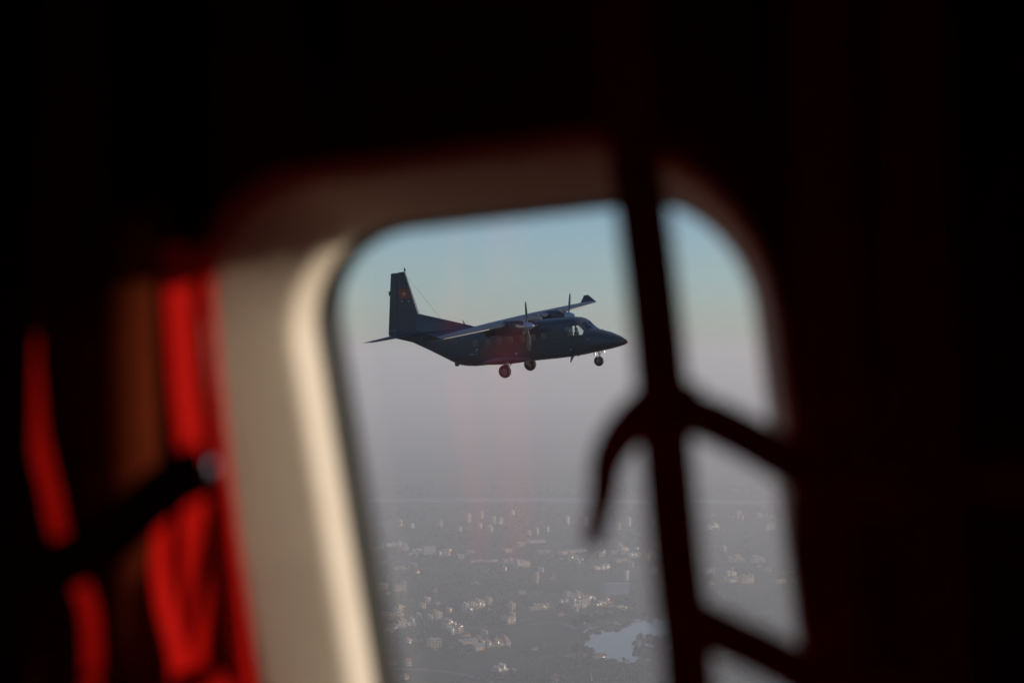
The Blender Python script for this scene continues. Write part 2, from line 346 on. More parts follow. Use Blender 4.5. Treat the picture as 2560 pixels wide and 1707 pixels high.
def gable_house(name, w, d, h, wall, rh, roof='tile', bays=3, arcade=False, hip=0.0, detail=True):
    root = empty(name)
    mb = MB(); mb.box((0, 0, h / 2), (w, d, h))
    if hip == 0: mb.add([(-w / 2, -d / 2, h), (-w / 2, d / 2, h), (-w / 2, 0, h + rh), (w / 2, -d / 2, h), (w / 2, d / 2, h), (w / 2, 0, h + rh)], [(0, 1, 2), (3, 5, 4)])
    mb.build('wall', M['w_' + wall], root)
    e = 0.7; W2, D2 = w / 2 + e, d / 2 + e; zt = h + rh + 0.15; zb = h - 0.25; hp = hip * d / 2
    v = [(-W2, -D2, zb), (W2, -D2, zb), (W2, D2, zb), (-W2, D2, zb), (-W2 + hp, 0, zt), (W2 - hp, 0, zt)]
    v2 = [(a, b, c + 0.22) for a, b, c in v]
    MB().add(v + v2, [(0, 1, 5, 4), (2, 3, 4, 5), (6, 10, 11, 7), (8, 11, 10, 9), (0, 6, 7, 1), (2, 8, 9, 3), (1, 7, 11, 5), (5, 11, 8, 2), (3, 9, 10, 4), (4, 10, 6, 0)]).build('roof', M[roof], root)
    if detail:
        bw = w / bays
        for b in range(bays):
            o = link('window', win_mesh(min(2.4, bw * 0.5), h * 0.45), root); o.location = (-w / 2 + bw * (b + 0.5), -d / 2 - 0.02, h * 0.5)
    if arcade:
        n = bays + 1
        for b in range(n):
            MB().box((0, 0, h * 0.46), (0.8, 0.8, h * 0.92)).build('column', M['w_' + wall], root).location = (-w / 2 + 0.4 + (w - 0.8) * b / (n - 1), -d / 2 - 1.8, 0)
        MB().box((0, -d / 2 - 1.2, h * 0.92 + 0.35), (w, 2.4, 0.7)).build('porch_roof', M['w_' + wall], root)
    return root
FOOT = []                              # footprints, so that trees keep clear
def place(root, px, py, yaw, r=8.0, sc=(1, 1, 1)):
    p = gp(px, py); root.location = p; root.rotation_euler.z = yaw; root.scale = sc; FOOT.append((p.x, p.y, r * 0.95))
    if random.random() < 0.75:
        wl = next(c for c in root.children if c.name.startswith('wall')); bb = wl.data.vertices; d_ = min(v.co.y for v in bb[:8]); h_ = max(v.co.z for v in bb[:8]); w_ = max(v.co.x for v in bb[:8])
        for k in range(random.choice((1, 2, 2, 3))): add_glint(root, random.uniform(-0.7, 0.7) * w_, d_ - 0.75, h_ * random.uniform(0.45, 0.95), 1.0, 1.1, yaw, sc)
    return root
def c4(u, v): return 820 + u / 2.8, 1180 + v / 2.8
CACHE = {}
# listed buildings read off the photograph: (u, v of the base, w, h in zoomed pixels, kind, wall, yaw degrees, name, label, category)
LIST = [
 (705, 572, 92, 56, 'school', 'white', 24, 'institute_building', 'large white framed block with thin overhanging roof, tallest of the far hazy town', 'building'),
 (590, 585, 75, 24, 'wingblock', 'cream', 28, 'wing_building', 'low cream block with a projecting flat roof beside the large white framed block', 'building'),
 (508, 676, 90, 22, 'arcade', 'cream', 46, 'arcaded_hall', 'long cream arcaded hall with a row of columns left of the gabled peach house', 'building'),
 (620, 708, 36, 22, 'villa', 'peach', 50, 'gabled_house', 'small peach gabled house alone in the dark fields', 'house'),
 (390, 640, 26, 16, 'villa', 'peach', 50, 'hut', 'little peach house with a pointed roof beside the window edge', 'house'),
 (597, 662, 34, 26, 'flat', 'pink', 40, 'townhouse', 'pink two storey house behind the gabled peach house', 'house'),
 (1030, 632, 80, 20, 'arcade', 'peach', 50, 'long_barrack', 'long peach barrack with a columned front, its twin further along', 'building'),
 (1135, 630, 80, 20, 'arcade', 'pink', 55, 'long_barrack', 'long pink barrack with a columned front next to the peach one', 'building'),
 (925, 612, 52, 38, 'flat', 'peach', 25, 'apartment_block', 'faint square peach apartment block left of the long barracks', 'building'),
 (1000, 570, 54, 24, 'flat', 'pink', 25, 'apartment_block', 'low pink block behind the long barracks', 'building'),
 (1255, 562, 60, 28, 'flat', 'pink', 40, 'apartment_block', 'pink flat roofed block with a steel tank beyond the barracks', 'building'),
 (1350, 522, 60, 34, 'flat', 'peach', 30, 'apartment_block', 'peach block of flats near the long white roof', 'building'),
 (1455, 492, 110, 8, 'shed', 'white', 40, 'factory_shed', 'long thin white metal roofed factory shed in the haze', 'shed'),
 (1500, 565, 90, 9, 'shed', 'pink', 40, 'factory_shed', 'long pale pink roofed shed before the factory shed', 'shed'),
 (1640, 578, 45, 26, 'flat', 'pink', 45, 'apartment_block', 'pink block at the end of the long ridge roofed building', 'building'),
 (1725, 562, 150, 12, 'shed', 'peach', 48, 'long_building', 'very long peach ridge roofed building behind the hanging strap end', 'building'),
 (2045, 632, 82, 32, 'arcade', 'cream', 38, 'pillared_hall', 'cream hall with tall pillars right of the hanging strap end', 'building'),
 (1995, 572, 38, 24, 'flat', 'peach', 35, 'townhouse', 'small peach cube house behind the pillared hall', 'house'),
 (2080, 592, 34, 20, 'flat', 'white', 35, 'townhouse', 'white house with roof terrace behind the pillared hall', 'house'),
 (2018, 852, 205, 84, 'bigblock', 'blue', 18, 'office_block', 'wide blue grey office block with a grid of windows above the lake', 'building'),
 (1355, 850, 78, 16, 'hip', 'cream', 20, 'pavilion', 'pale hip roofed pavilion alone between the trees', 'pavilion'),
 (1460, 782, 18, 80, 'tower', 'pink', 40, 'tower_house', 'slim tall pink tower house rising from the fields', 'tower'),
 (1160, 368, 14, 60, 'tower', 'cream', 40, 'tower_block', 'slim cream tower block in the farthest haze', 'tower'),
 (985, 350, 22, 60, 'tower', 'pink', 40, 'tower_block', 'faint pink tower block in the farthest haze', 'tower'),
 (385, 815, 65, 42, 'flat', 'peach', 32, 'apartment_block', 'peach flat roofed block near the window edge above the fields', 'building'),
 (500, 962, 60, 34, 'lblock', 'cream', 30, 'townhouse', 'cream house with a low wing at the left end of the tube house row', 'house'),
 (695, 918, 48, 46, 'flat', 'peach', 22, 'townhouse', 'broad peach house standing above the tube house row', 'house'),
 (663, 952, 34, 36, 'flat', 'cream', 30, 'townhouse', 'cream house in front of the broad peach house', 'house'),
 (765, 932, 32, 26, 'flat', 'ochre', 25, 'townhouse', 'ochre cube house right of the broad peach house', 'house'),
 (715, 1040, 22, 50, 'tube', 'cream', 32, 'tube_house', 'narrow cream tube house with balconies, left one of three in a row', 'house'),
 (752, 1030, 26, 74, 'tube', 'ochre', 32, 'tube_house', 'tallest ochre tube house with balconies in the row of three', 'house'),
 (778, 1022, 22, 56, 'tube', 'white', 32, 'tube_house', 'narrow white tube house with balconies, right one of three in a row', 'house'),
 (845, 998, 26, 58, 'tube', 'peach', 28, 'tube_house', 'peach tube house with framed balconies right of the row of three', 'house'),
 (522, 1068, 40, 52, 'tube', 'pink', 30, 'tube_house', 'pink four storey tube house with white balconies', 'house'),
 (588, 1056, 16, 44, 'tube', 'white', 30, 'tube_house', 'thin white tube house beside the pink four storey one', 'house'),
 (963, 985, 26, 80, 'tube', 'white', 35, 'tube_house', 'tall white tube house with stacked balconies in mid town', 'house'),
 (992, 988, 26, 50, 'tube', 'cream', 35, 'tube_house', 'cream tube house leaning on the tall white one in mid town', 'house'),
 (1075, 948, 20, 60, 'tube', 'pink', 35, 'tube_house', 'slender pink tube house right of the tall white one', 'house'),
 (1122, 928, 34, 62, 'tube', 'peach', 35, 'tube_house', 'broad peach tube house with white balconies and a roof terrace', 'house'),
 (1020, 888, 48, 20, 'hip', 'cream', 20, 'hall', 'pale hip roofed hall behind the slender pink tube house', 'building'),
 (1288, 985, 30, 72, 'flat', 'cream', 35, 'tube_house', 'plain cream four storey house standing alone above the trees', 'house'),
 (420, 1132, 78, 46, 'porch', 'pink', 24, 'terrace_house', 'wide pink house with open terraces on two storeys', 'house'),
 (465, 1172, 66, 16, 'hip', 'ochre', 20, 'low_house', 'low ochre house in front of the wide terraced one', 'house'),
 (568, 1216, 46, 52, 'flat', 'pink', 25, 'townhouse', 'plain pink block with a red roof edge before the road', 'house'),
 (742, 1240, 108, 80, 'flat', 'ochre', 18, 'apartment_block', 'big ochre walled block with pale corner strips before the road', 'building'),
 (970, 1195, 115, 26, 'shed', 'peach', 42, 'long_house', 'long peach roofed house behind the big gabled hall', 'house'),
 (1040, 1242, 100, 34, 'bighall', 'peach', 42, 'gabled_hall', 'big peach gabled hall with a broad metal roof near the lake', 'building'),
 (560, 1352, 46, 40, 'villa', 'grey', 30, 'chapel', 'grey gabled chapel beside the riverside road', 'building'),
 (1445, 1250, 48, 18, 'hip', 'peach', 25, 'low_house', 'orange low house near the lake shore', 'house'),
 (1692, 1296, 72, 26, 'hip', 'peach', 28, 'lakeside_house', 'peach hip roofed house on the near lake shore', 'house'),
 (1795, 1290, 58, 22, 'arcade', 'pink', 32, 'lakeside_house', 'pink house with a columned porch on the near lake shore', 'house'),
 (1903, 1308, 74, 34, 'hip', 'white', 35, 'lakeside_villa', 'white villa with dark hip roof at the lake edge', 'house'),
 (1802, 1036, 22, 52, 'tube', 'cream', 32, 'tube_house', 'cream tube house on the far lake shore', 'house'),
 (1777, 1062, 18, 46, 'tube', 'white', 32, 'tube_house', 'white tube house left of the cream one on the far lake shore', 'house'),
 (1895, 1032, 30, 56, 'tube', 'white', 34, 'tube_house', 'tall white tube house on the far lake shore', 'house'),
 (1932, 1036, 26, 40, 'tube', 'cream', 34, 'tube_house', 'short cream tube house beside the tall white one on the far shore', 'house'),
 (1860, 1030, 24, 44, 'tube', 'grey', 34, 'tube_house', 'grey tube house left of the tall white one on the far shore', 'house'),
 (2090, 760, 20, 72, 'tower', 'white', 35, 'tower_house', 'slim white tower house behind the wide blue grey office block', 'tower'),
 (2240, 620, 20, 50, 'tower', 'ochre', 35, 'tower_house', 'slim ochre tower house beside the dark vertical strap', 'tower'),
 (2288, 706, 44, 36, 'flat', 'peach', 30, 'apartment_block', 'peach block half behind the dark vertical strap', 'building'),
 (2870, 325, 40, 56, 'flat', 'pink', 25, 'apartment_block', 'pink block of flats alone in the haze right of the strap', 'building'),
 (2770, 560, 30, 46, 'flat', 'pink', 30, 'apartment_block', 'small pink block in the cluster right of the strap', 'building'),
 (2862, 590, 44, 22, 'hip', 'peach', 25, 'low_house', 'low peach house in the cluster right of the strap', 'house'),
]
for (u, v, w, h, kind, wall, yaw, name, label, cat) in LIST:
    px, py = c4(u, v); D = dist_at(py); s = D / FPX / 2.8; y = R(yaw)
    h_m = h * s; w_m = w * s / math.cos(y)
    if kind in ('shed', 'arcade'): w_m = min(w_m, 75)
    if kind == 'school': o = flat_house(name, w_m * 0.86, 14, h_m - 1.5, wall, 5, 7, 0, False, 2.2)
    elif kind == 'wingblock': o = flat_house(name, w_m * 0.8, 12, h_m - 1.5, wall, 2, 6, 0, False, 2.0)
    elif kind == 'bigblock': o = flat_house(name, w_m * 0.8, 18, h_m - 3, wall, 6, 12, 2, True, 0.6)
    elif kind == 'arcade': o = gable_house(name, w_m, 10, h_m * 0.7, wall, h_m * 0.3, 'tile', 6, True)
    elif kind == 'shed': o = gable_house(name, w_m, 14, max(4.0, h_m * 0.7), wall, 3.0, 'tin', 8)
    elif kind == 'bighall': o = gable_house(name, w_m * 0.6, 15, h_m * 0.7, wall, 4.5, 'tin', 4)
    elif kind == 'villa': o = gable_house(name, w_m * 0.7, 9, h_m * 0.8, wall, 4.0, 'tile', 2)
    elif kind == 'hip': o = gable_house(name, w_m * 0.75, 11, max(3.6, h_m * 0.7), wall, 4.0, 'tin' if wall == 'cream' else 'tile', 3, False, 1.0)
    elif kind == 'tower': o = flat_house(name, max(5, w_m), 7, h_m, wall, max(4, int(h_m / 4)), 1, 1, False)
    elif kind == 'tube': o = flat_house(name, max(4.2, w_m * 0.85), 12, h_m - 2.6, wall, max(3, int(h_m / 3.6)), 1 if w < 30 else 2, 1, True, 0, True)
    elif kind == 'porch': o = flat_house(name, w_m * 0.8, 10, h_m - 1, wall, 2, 4, 1, False, 0.8, True)
    elif kind == 'lblock':
        o = flat_house(name, w_m * 0.45, 10, h_m, wall, 3, 1, 1, False)
        MB().box((w_m * 0.43, -0.6, h_m * 0.35), (w_m * 0.4, 8.8, h_m * 0.7)).build('low_wing', M['w_' + wall], o)
    else: o = flat_house(name, w_m * 0.85, 10, h_m - 0.9, wall, max(2, int(h_m / 3.8)), max(1, int(w_m / 5)), 1, h_m > 9)
    place(o, px, py, y, max(w_m * 0.6, 9)); tag(o, label, cat)
# look-alike houses of the town: a few kinds, told apart only by their place
KINDS = []
for wall in ('cream', 'white', 'peach', 'pink', 'grey', 'ochre'):
    KINDS.append((wall, 'tube')); KINDS.append((wall, 'villa')); KINDS.append((wall, 'flat'))
PROTO = {}
def filler(px, py, kind, yaw=None):
    wall, form = kind; wt = {'tube': ('tube_house', f'narrow {wall} tube house with balconies and roof tank among the town trees'), 'villa': ('village_house', f'{wall} walled village house with red hipped roof among the town trees'), 'flat': ('town_house', f'boxy {wall} flat roofed house with roof tank among the town trees')}[form]
    if kind not in PROTO:
        if form == 'tube': o = flat_house(wt[0], 4.8, 11, 9.5 + random.random() * 3, wall, 3, 1, 1, True, 0, True)
        elif form == 'villa': o = gable_house(wt[0], 9, 8, 4.2, wall, 3.2, 'tile', 2, False, 0.9)
        else: o = flat_house(wt[0], 6.6, 8, 6.8, wall, 2, 2, 2, True)
        PROTO[kind] = o
    else: o = copy_tree(PROTO[kind])
    place(o, px, py, R(random.choice((20, 28, 34, 40, 52, 60)) + random.uniform(-5, 5)) if yaw is None else yaw, 6, (random.uniform(0.85, 1.2), random.uniform(0.85, 1.2), random.uniform(0.7, 1.35)))
    tag(o, wt[1], 'house', f'{wall} {wt[0].replace("_", " ")}s of the hazy town')
REG = [(925, 1300, 1478, 1585, 46, 't'), (1315, 1570, 1495, 1548, 40, 't'), (900, 1110, 1365, 1425, 30, 'f'), (1255, 1680, 1365, 1452, 70, 'f'), (1750, 1985, 1283, 1335, 18, 'f'), (1750, 1990, 1378, 1462, 34, 'f'),
       (1150, 1420, 1590, 1640, 9, 'v'), (940, 1400, 1650, 1705, 10, 'v'), (1750, 1930, 1640, 1710, 14, 't'), (860, 960, 1480, 1640, 10, 'v'), (480, 820, 1380, 1620, 30, 'f'), (2040, 2300, 1380, 1620, 24, 'f')]
for (x0, x1, y0, y1, n, mode) in REG:
    k = 0; tries = 0
    while k < n and tries < n * 30:
        tries += 1
        px = random.uniform(x0, x1); py = random.uniform(y0, y1); p = gp(px, py)
        if noise.noise(Vector((p.x * 0.006, p.y * 0.003, 1.7))) < -0.12: continue
        if any((p.x - a) ** 2 + (p.y - b) ** 2 < (r + 6) ** 2 for a, b, r in FOOT): continue
        form = random.choices(('tube', 'villa', 'flat'), {'t': (5, 2, 4), 'f': (4, 3, 5), 'v': (1, 4, 2)}[mode])[0]
        wall = random.choices(('cream', 'white', 'peach', 'pink', 'grey', 'ochre'), (5, 2, 5, 4, 2, 3))[0]
        if form == 'villa' or random.random() < 0.3: filler(px, py, (wall, form)); k += 1; continue
        yaw = R(random.choice((24, 30, 36, 44)) + random.uniform(-3, 3)); st_ = 5.4 if form == 'tube' else 7.6; q = p.copy()
        for m_ in range(random.randint(3, 6)):
            v = q - CAM; dz = v.dot(cD); filler(CX + FPX * v.dot(cR) / dz, CY - FPX * v.dot(cU) / dz, (wall, form), yaw); k += 1
            q = q + Vector((math.cos(yaw), math.sin(yaw), 0)) * st_ * random.uniform(0.95, 1.1); q.z = 0; wall = random.choices(('cream', 'white', 'peach', 'pink', 'grey', 'ochre'), (5, 2, 5, 4, 2, 3))[0]
# farthest tower blocks, faint in the haze
TPROTO = {}
for i in range(24):
    px = random.uniform(860, 1980); py = random.uniform(1290, 1345); wall = random.choice(('cream', 'pink', 'white'))
    if wall not in TPROTO: TPROTO[wall] = flat_house('tower_block', 7, 8, 17, wall, 6, 2, 1, True, detail=False); o = TPROTO[wall]
    else: o = copy_tree(TPROTO[wall])
    place(o, px, py, R(random.uniform(20, 55)), 8, (1, 1, random.uniform(0.6, 1.3))); tag(o, f'{wall} tower block barely showing in the farthest haze below the river', 'tower', f'{wall} tower blocks in the far haze')
# mast and white stand in the fields, monument near the lake
px, py = c4(1040, 782); g = gp(px, py); o = empty('floodlight_mast', loc=g)
MB().tube([(0, 0, 0), (0, 0, 31)], [0.5, 0.28], 8).build('pole', M['tin'], o); MB().box((0, 0, 31.4), (3.2, 0.5, 1.2)).build('lamp_head', M['tin'], o); tag(o, 'tall thin floodlight mast standing in the dark fields', 'mast')
o = empty('stand', loc=gp(*c4(1033, 786))); o.rotation_euler.z = R(35)
MB().box((0, 0, 3.9), (20, 5, 0.3)).build('roof', M['w_white'], o); MB().box((0, 1.5, 1.0), (19, 1.6, 2.0)).build('seating', M['slab'], o)
for k in range(5): MB().box((-8.8 + 4.4 * k, 1.9, 1.87), (0.3, 0.3, 3.74)).build('post', M['tin'], o)
tag(o, 'long low stand with a white roof at the foot of the mast', 'stand')
o = empty('monument', loc=gp(*c4(1846, 1476))); MB().loft([[(a, b, 0) for a, b in ((-3, -3), (3, -3), (3, 3), (-3, 3))], [(a, b, 3) for a, b in ((-2, -2), (2, -2), (2, 2), (-2, 2))]]).build('plinth', M['slab'], o)
MB().loft([[(a, b, 3) for a, b in ((-1.1, -1.1), (1.1, -1.1), (1.1, 1.1), (-1.1, 1.1))], [(a - 0.8, b, 13) for a, b in ((-0.5, -0.5), (0.5, -0.5), (0.5, 0.5), (-0.5, 0.5))], [(-1.6, 0, 16.5 + 0.01 * k) for k in range(4)]]).build('shaft', M['w_white'], o)
tag(o, 'slender white pointed monument below the lake', 'monument')
# ------------------------------------------------------------------ trees
M['bark'] = mat('grey_brown_bark', (0.06, 0.05, 0.04), 0.95, var=0.3, scale=2)
for k, c in {'a': (0.040, 0.062, 0.022), 'b': (0.055, 0.075, 0.028), 'c': (0.048, 0.058, 0.030)}.items(): M['leaf_' + k] = mat('foliage_' + k, c, 0.8, var=0.4, scale=0.4)
def crown_np(n_leaf, rx, rz, zc, lumps, rng, leaf):
    cs = rng.normal(size=(lumps, 3)); cs /= np.linalg.norm(cs, axis=1)[:, None]; cs *= rng.uniform(0.35, 0.75, (lumps, 1)); cs[:, 2] = cs[:, 2] * 0.8 + 0.1
    idx = rng.integers(0, lumps, n_leaf); d = rng.normal(size=(n_leaf, 3)); d /= np.linalg.norm(d, axis=1)[:, None]
    p = cs[idx] + d * (rng.uniform(0.6, 1.0, (n_leaf, 1)) * 0.42); p = p * np.array([rx, rx, rz]); p[:, 2] += zc
    a = rng.normal(size=(n_leaf, 3)); a /= np.linalg.norm(a, axis=1)[:, None]; b = np.cross(a, rng.normal(size=(n_leaf, 3))); b /= np.linalg.norm(b, axis=1)[:, None]
    L = leaf * rng.uniform(0.6, 1.3, (n_leaf, 1))
    return np.stack([p + a * L, p + b * L * 0.6, p - a * L, p - b * L * 0.6], 1).reshape(-1, 3)
def quads_mesh(name, V, m):
    me = bpy.data.meshes.new(name); n = len(V) // 4
    me.vertices.add(len(V)); me.vertices.foreach_set('co', V.astype(np.float32).ravel())
    me.loops.add(len(V)); me.loops.foreach_set('vertex_index', np.arange(len(V), dtype=np.int32))
    me.polygons.add(n); me.polygons.foreach_set('loop_start', np.arange(0, 4 * n, 4, dtype=np.int32)); me.polygons.foreach_set('loop_total', np.full(n, 4, dtype=np.int32))
    me.materials.append(m); me.update(calc_edges=True); return me
TREES = []
for k in range(4):
    rng = np.random.default_rng(20 + k); hgt = (11, 13, 9, 15)[k]; rx = (5.2, 6.0, 4.6, 5.4)[k]
    root = empty('broadleaf_tree'); t = MB().tube([(0, 0, -0.1), (0.1, 0, hgt * 0.25), (0.25, 0.1, hgt * 0.5)], [0.42, 0.3, 0.16], 8)
    for j in range(6):
        a = j * 1.05 + k; t.tube([(0.1, 0, hgt * (0.22 + 0.03 * j)), (math.cos(a) * rx * 0.35, math.sin(a) * rx * 0.35, hgt * 0.5), (math.cos(a) * rx * 0.62, math.sin(a) * rx * 0.62, hgt * 0.66)], [0.16, 0.1, 0.04], 6)
    t.build('trunk', M['bark'], root, 40)
    link('crown', quads_mesh('crown', crown_np(1500, rx, hgt * 0.40, hgt * 0.6, 11, rng, 0.75), M['leaf_' + 'abca'[k]]), root)
    TREES.append(root)
def in_poly(x, y, poly):
    c = False; n = len(poly)
    for i in range(n):
        (x1, y1), (x2, y2) = poly[i], poly[i - 1]
        if (y1 > y) != (y2 > y) and x < (x2 - x1) * (y - y1) / (y2 - y1) + x1: c = not c
    return c
LAKE_G = [tuple(gp(x, y)[:2]) for x, y in LAKE]
used = set()
def tree(px, py, k, sc, label, group):
    o = TREES[k] if k not in used else copy_tree(TREES[k]); used.add(k)
    o.location = gp(px, py); o.rotation_euler.z = random.uniform(0, 6.28); o.scale = (sc, sc, sc * random.uniform(0.9, 1.15)); tag(o, label, 'tree', group)
    FOOT.append((o.location.x, o.location.y, 3))
isl = [(1588, 1620), (1600, 1612), (1612, 1618), (1608, 1632), (1624, 1606), (1630, 1622), (1622, 1640), (1640, 1612), (1646, 1630), (1640, 1648), (1655, 1618), (1660, 1640), (1664, 1604), (1672, 1622), (1676, 1646), (1684, 1612), (1690, 1632), (1697, 1650), (1596, 1640), (1612, 1650), (1630, 1656), (1652, 1657)]
for (x, y) in isl: tree(x, y, random.choice((0, 1, 1, 3)), random.uniform(1.0, 1.35), 'dark broadleaf tree in the clump that juts out over the lake', 'trees of the clump in the lake')
for i in range(17): x = 1484 + 13 * i + random.uniform(-4, 4); tree(x, min(1664, 1640 + (x - 1484) * 0.42) + random.uniform(3, 8), random.randrange(4), random.uniform(0.45, 0.8), 'small dark tree on the near shore of the lake', 'trees on the near lake shore')
for i in range(16): x = 1442 + 8.5 * i + random.uniform(-3, 3); tree(x, 1576 - (x - 1442) * 0.23 + random.uniform(-7, -2), random.randrange(4), random.uniform(1.0, 1.5), 'tall dark tree on the far shore of the lake', 'trees on the far lake shore')
for (x, y) in [(1436, 1626), (1446, 1630), (1456, 1630), (1466, 1636), (1452, 1622), (1440, 1636), (1474, 1642)]: tree(x, y, random.randrange(4), random.uniform(1.1, 1.4), 'dark round tree between the lakeside houses and the lake tip', 'trees at the lake tip')
# the rest of the tree cover, which reads as one mass
def canopy(name, n, y0, y1, x0, x1, leaves, size, leaf, seed, thresh):
    rng = np.random.default_rng(seed); out = []; F = np.array(FOOT); lk = np.array(LAKE_G)
    k = 0
    while k < n:
        D = 1 / rng.uniform(1 / dist_at(y1), 1 / dist_at(y0)); px = rng.uniform(x0, x1)
        x = (px - CX) / FPX * D; y = D; k += 1
        if noise.noise(Vector((x * 0.0045, y * 0.002, 4.2))) + 0.5 * noise.noise(Vector((x * 0.02, y * 0.01, 9.0))) < thresh: continue
        if 1241 < HORIZON + FPX * ALT / y < 1263: continue
        if np.min((F[:, 0] - x) ** 2 + (F[:, 1] - y) ** 2 - F[:, 2] ** 2) < 0: continue
        if abs(x - lk[:, 0].mean()) < 260 and in_poly(x, y, LAKE_G): continue
        s = rng.uniform(0.6, 1.25); V = crown_np(leaves, size * s, size * 0.85 * s, size * 0.9 * s, 5, rng, leaf * s)
        out.append(V + np.array([x, y, 0]))
    o = link(name, quads_mesh(name, np.concatenate(out), M['leaf_c'])); return tag(o, 'dark mass of trees and gardens covering the plain around the houses', 'trees', kind='stuff')
canopy('tree_canopy', 13500, 1790, 1350, 420, 2300, 40, 4.7, 1.25, 3, -0.22)
canopy('far_tree_canopy', 5600, 1350, 1215, 420, 2300, 22, 8.0, 2.8, 5, -0.12)
# ------------------------------------------------------------------ the airplane in formation
PM = np.array([[0.87439469, 0.4664077, -0.1337826], [0.0869603, 0.12061907, 0.98888267], [-0.47735922, 0.87630754, -0.06490972]])
PT = (6.4155, -0.01738, 110.3578)
def c2w(v): return cR * v[0] + cU * v[1] + cD * v[2]
ax = [c2w(PM[:, k]) for k in range(3)]; tp = CAM + c2w(PT)
ax[0].normalize(); ax[1] = (ax[1] - ax[0] * ax[1].dot(ax[0])).normalized(); ax[2] = ax[0].cross(ax[1])
PLANE = Matrix(((ax[0].x, ax[1].x, ax[2].x, tp.x), (ax[0].y, ax[1].y, ax[2].y, tp.y), (ax[0].z, ax[1].z, ax[2].z, tp.z), (0, 0, 0, 1)))
air = empty('twin_engine_airplane', PLANE)
tag(air, 'dark navy twin propeller high wing airplane with red flag on its fin, wheels down', 'airplane')
# stations: x, top, bottom, half width, exponent
ST = [(-0.004, 0.012, -0.012, 0.012, 2.0), (-0.05, 0.085, -0.075, 0.085, 2.0), (-0.14, 0.15, -0.12, 0.15, 2.0), (-0.30, 0.27, -0.165, 0.26, 2.1), (-0.49, 0.39, -0.21, 0.38, 2.2), (-1.06, 0.64, -0.30, 0.66, 2.4), (-1.5, 0.78, -0.35, 0.80, 2.5),
      (-1.86, 0.875, -0.39, 0.90, 2.6), (-2.2, 1.16, -0.42, 0.98, 2.6), (-2.46, 1.45, -0.45, 1.03, 2.7), (-2.65, 1.56, -0.465, 1.06, 2.9), (-2.83, 1.62, -0.48, 1.08, 3.1), (-3.2, 1.67, -0.50, 1.10, 3.6), (-4.2, 1.70, -0.525, 1.10, 4.0), (-5.5, 1.72, -0.53, 1.10, 4.0), (-9.0, 1.72, -0.53, 1.10, 4.0),
      (-9.5, 1.72, -0.53, 1.10, 4.0), (-10.06, 1.72, -0.47, 1.10, 4.0), (-10.5, 1.72, -0.36, 1.09, 4.0), (-10.84, 1.72, -0.20, 1.07, 3.9), (-11.13, 1.72, -0.04, 1.05, 3.8), (-12.3, 1.74, 0.58, 0.90, 3.5), (-13.53, 1.78, 1.17, 0.66, 3.2), (-14.79, 1.80, 1.50, 0.34, 3.0), (-15.25, 1.78, 1.64, 0.14, 2.5)]
SA = np.array(ST)[::-1]
def station(x): return [np.interp(x, SA[:, 0], SA[:, k]) for k in range(1, 5)]
def se_ring(x, top, bot, hw, n, N=48):
    zc, hz = (top + bot) / 2, (top - bot) / 2; out = []
    for k in range(N):
        a = 2 * math.pi * (k + 0.5) / N; c, s = math.cos(a), math.sin(a)
        out.append((x, hw * math.copysign(abs(c) ** (2 / n), c), zc + hz * math.copysign(abs(s) ** (2 / n), s)))
    return out
def resample(inset=0.0, x0=0, x1=-16, bot_min=None, top_max=None):
    xs = []
    for a, b in zip(ST[:-1], ST[1:]):
        m_ = max(1, int(abs(a[0] - b[0]) / 0.25)); xs += [a[0] + (b[0] - a[0]) * k / m_ for k in range(m_)]
    xs.append(ST[-1][0]); xs = [x for x in xs if x1 <= x <= x0]
    rings = []
    for x in xs:
        t, b, h, n = station(x); t -= inset; b += inset; h -= inset
        ring = se_ring(x, t, min(b, t - 0.02), max(h, 0.01), n)
        if bot_min is not None: ring = [(p[0], p[1], p[2] if p[2] > bot_min else bot_min + 0.02 * (p[2] - bot_min)) for p in ring]
        rings.append(ring)
    return rings
def tmp(mb, name='tmp'):
    o = link(name, mb.mesh(name)); return o
def boolean(a, ops):
    for k, (op, b) in enumerate(ops):
        md = a.modifiers.new('b%d' % k, 'BOOLEAN'); md.operation = op; md.object = b; md.solver = 'EXACT'
    dg = bpy.context.evaluated_depsgraph_get(); dg.update(); me = bpy.data.meshes.new_from_object(a.evaluated_get(dg)); return me
def keep_largest(me):
    bm = bmesh.new(); bm.from_mesh(me); seen = set(); best = []
    for f in bm.faces:
        if f in seen: continue
        st = [f]; isl = []; seen.add(f)
        while st:
            g = st.pop(); isl.append(g)
            for e in g.edges:
                for h in e.link_faces:
                    if h not in seen: seen.add(h); st.append(h)
        if sum(g.calc_area() for g in isl) > sum(g.calc_area() for g in best): best = isl
    bs = set(best); bmesh.ops.delete(bm, geom=[f for f in bm.faces if f not in bs], context='FACES'); bm.to_mesh(me); bm.free()
outer = tmp(MB().loft(resample()))
cav = tmp(MB().loft(resample(0.05, -1.93, -10.2, 0.22)))
cut_defs = {}
WX = [-9.02, -8.19, -7.45, -6.71, -5.95, -5.27, -4.58]
def rrect(cx, cz, w, h, r, n=5):
    out = []
    for (sx, sz, a0) in ((1, 1, 0), (-1, 1, 90), (-1, -1, 180), (1, -1, 270)):
        for k in range(n + 1):
            a = R(a0 + 90 * k / n); out.append((cx + sx * (w / 2 - r) + r * math.cos(a), cz + sz * (h / 2 - r) + r * math.sin(a)))
    return out
cutters = []
for i, x in enumerate(WX): cutters.append(('cabin_window', tmp(MB().prism(rrect(x, 0.84, 0.30, 0.34, 0.11), -1.4, -0.7))))
for i, x in enumerate(WX): cutters.append(('cabin_window', tmp(MB().prism(rrect(x, 0.84, 0.30, 0.34, 0.11), 0.7, 1.4))))
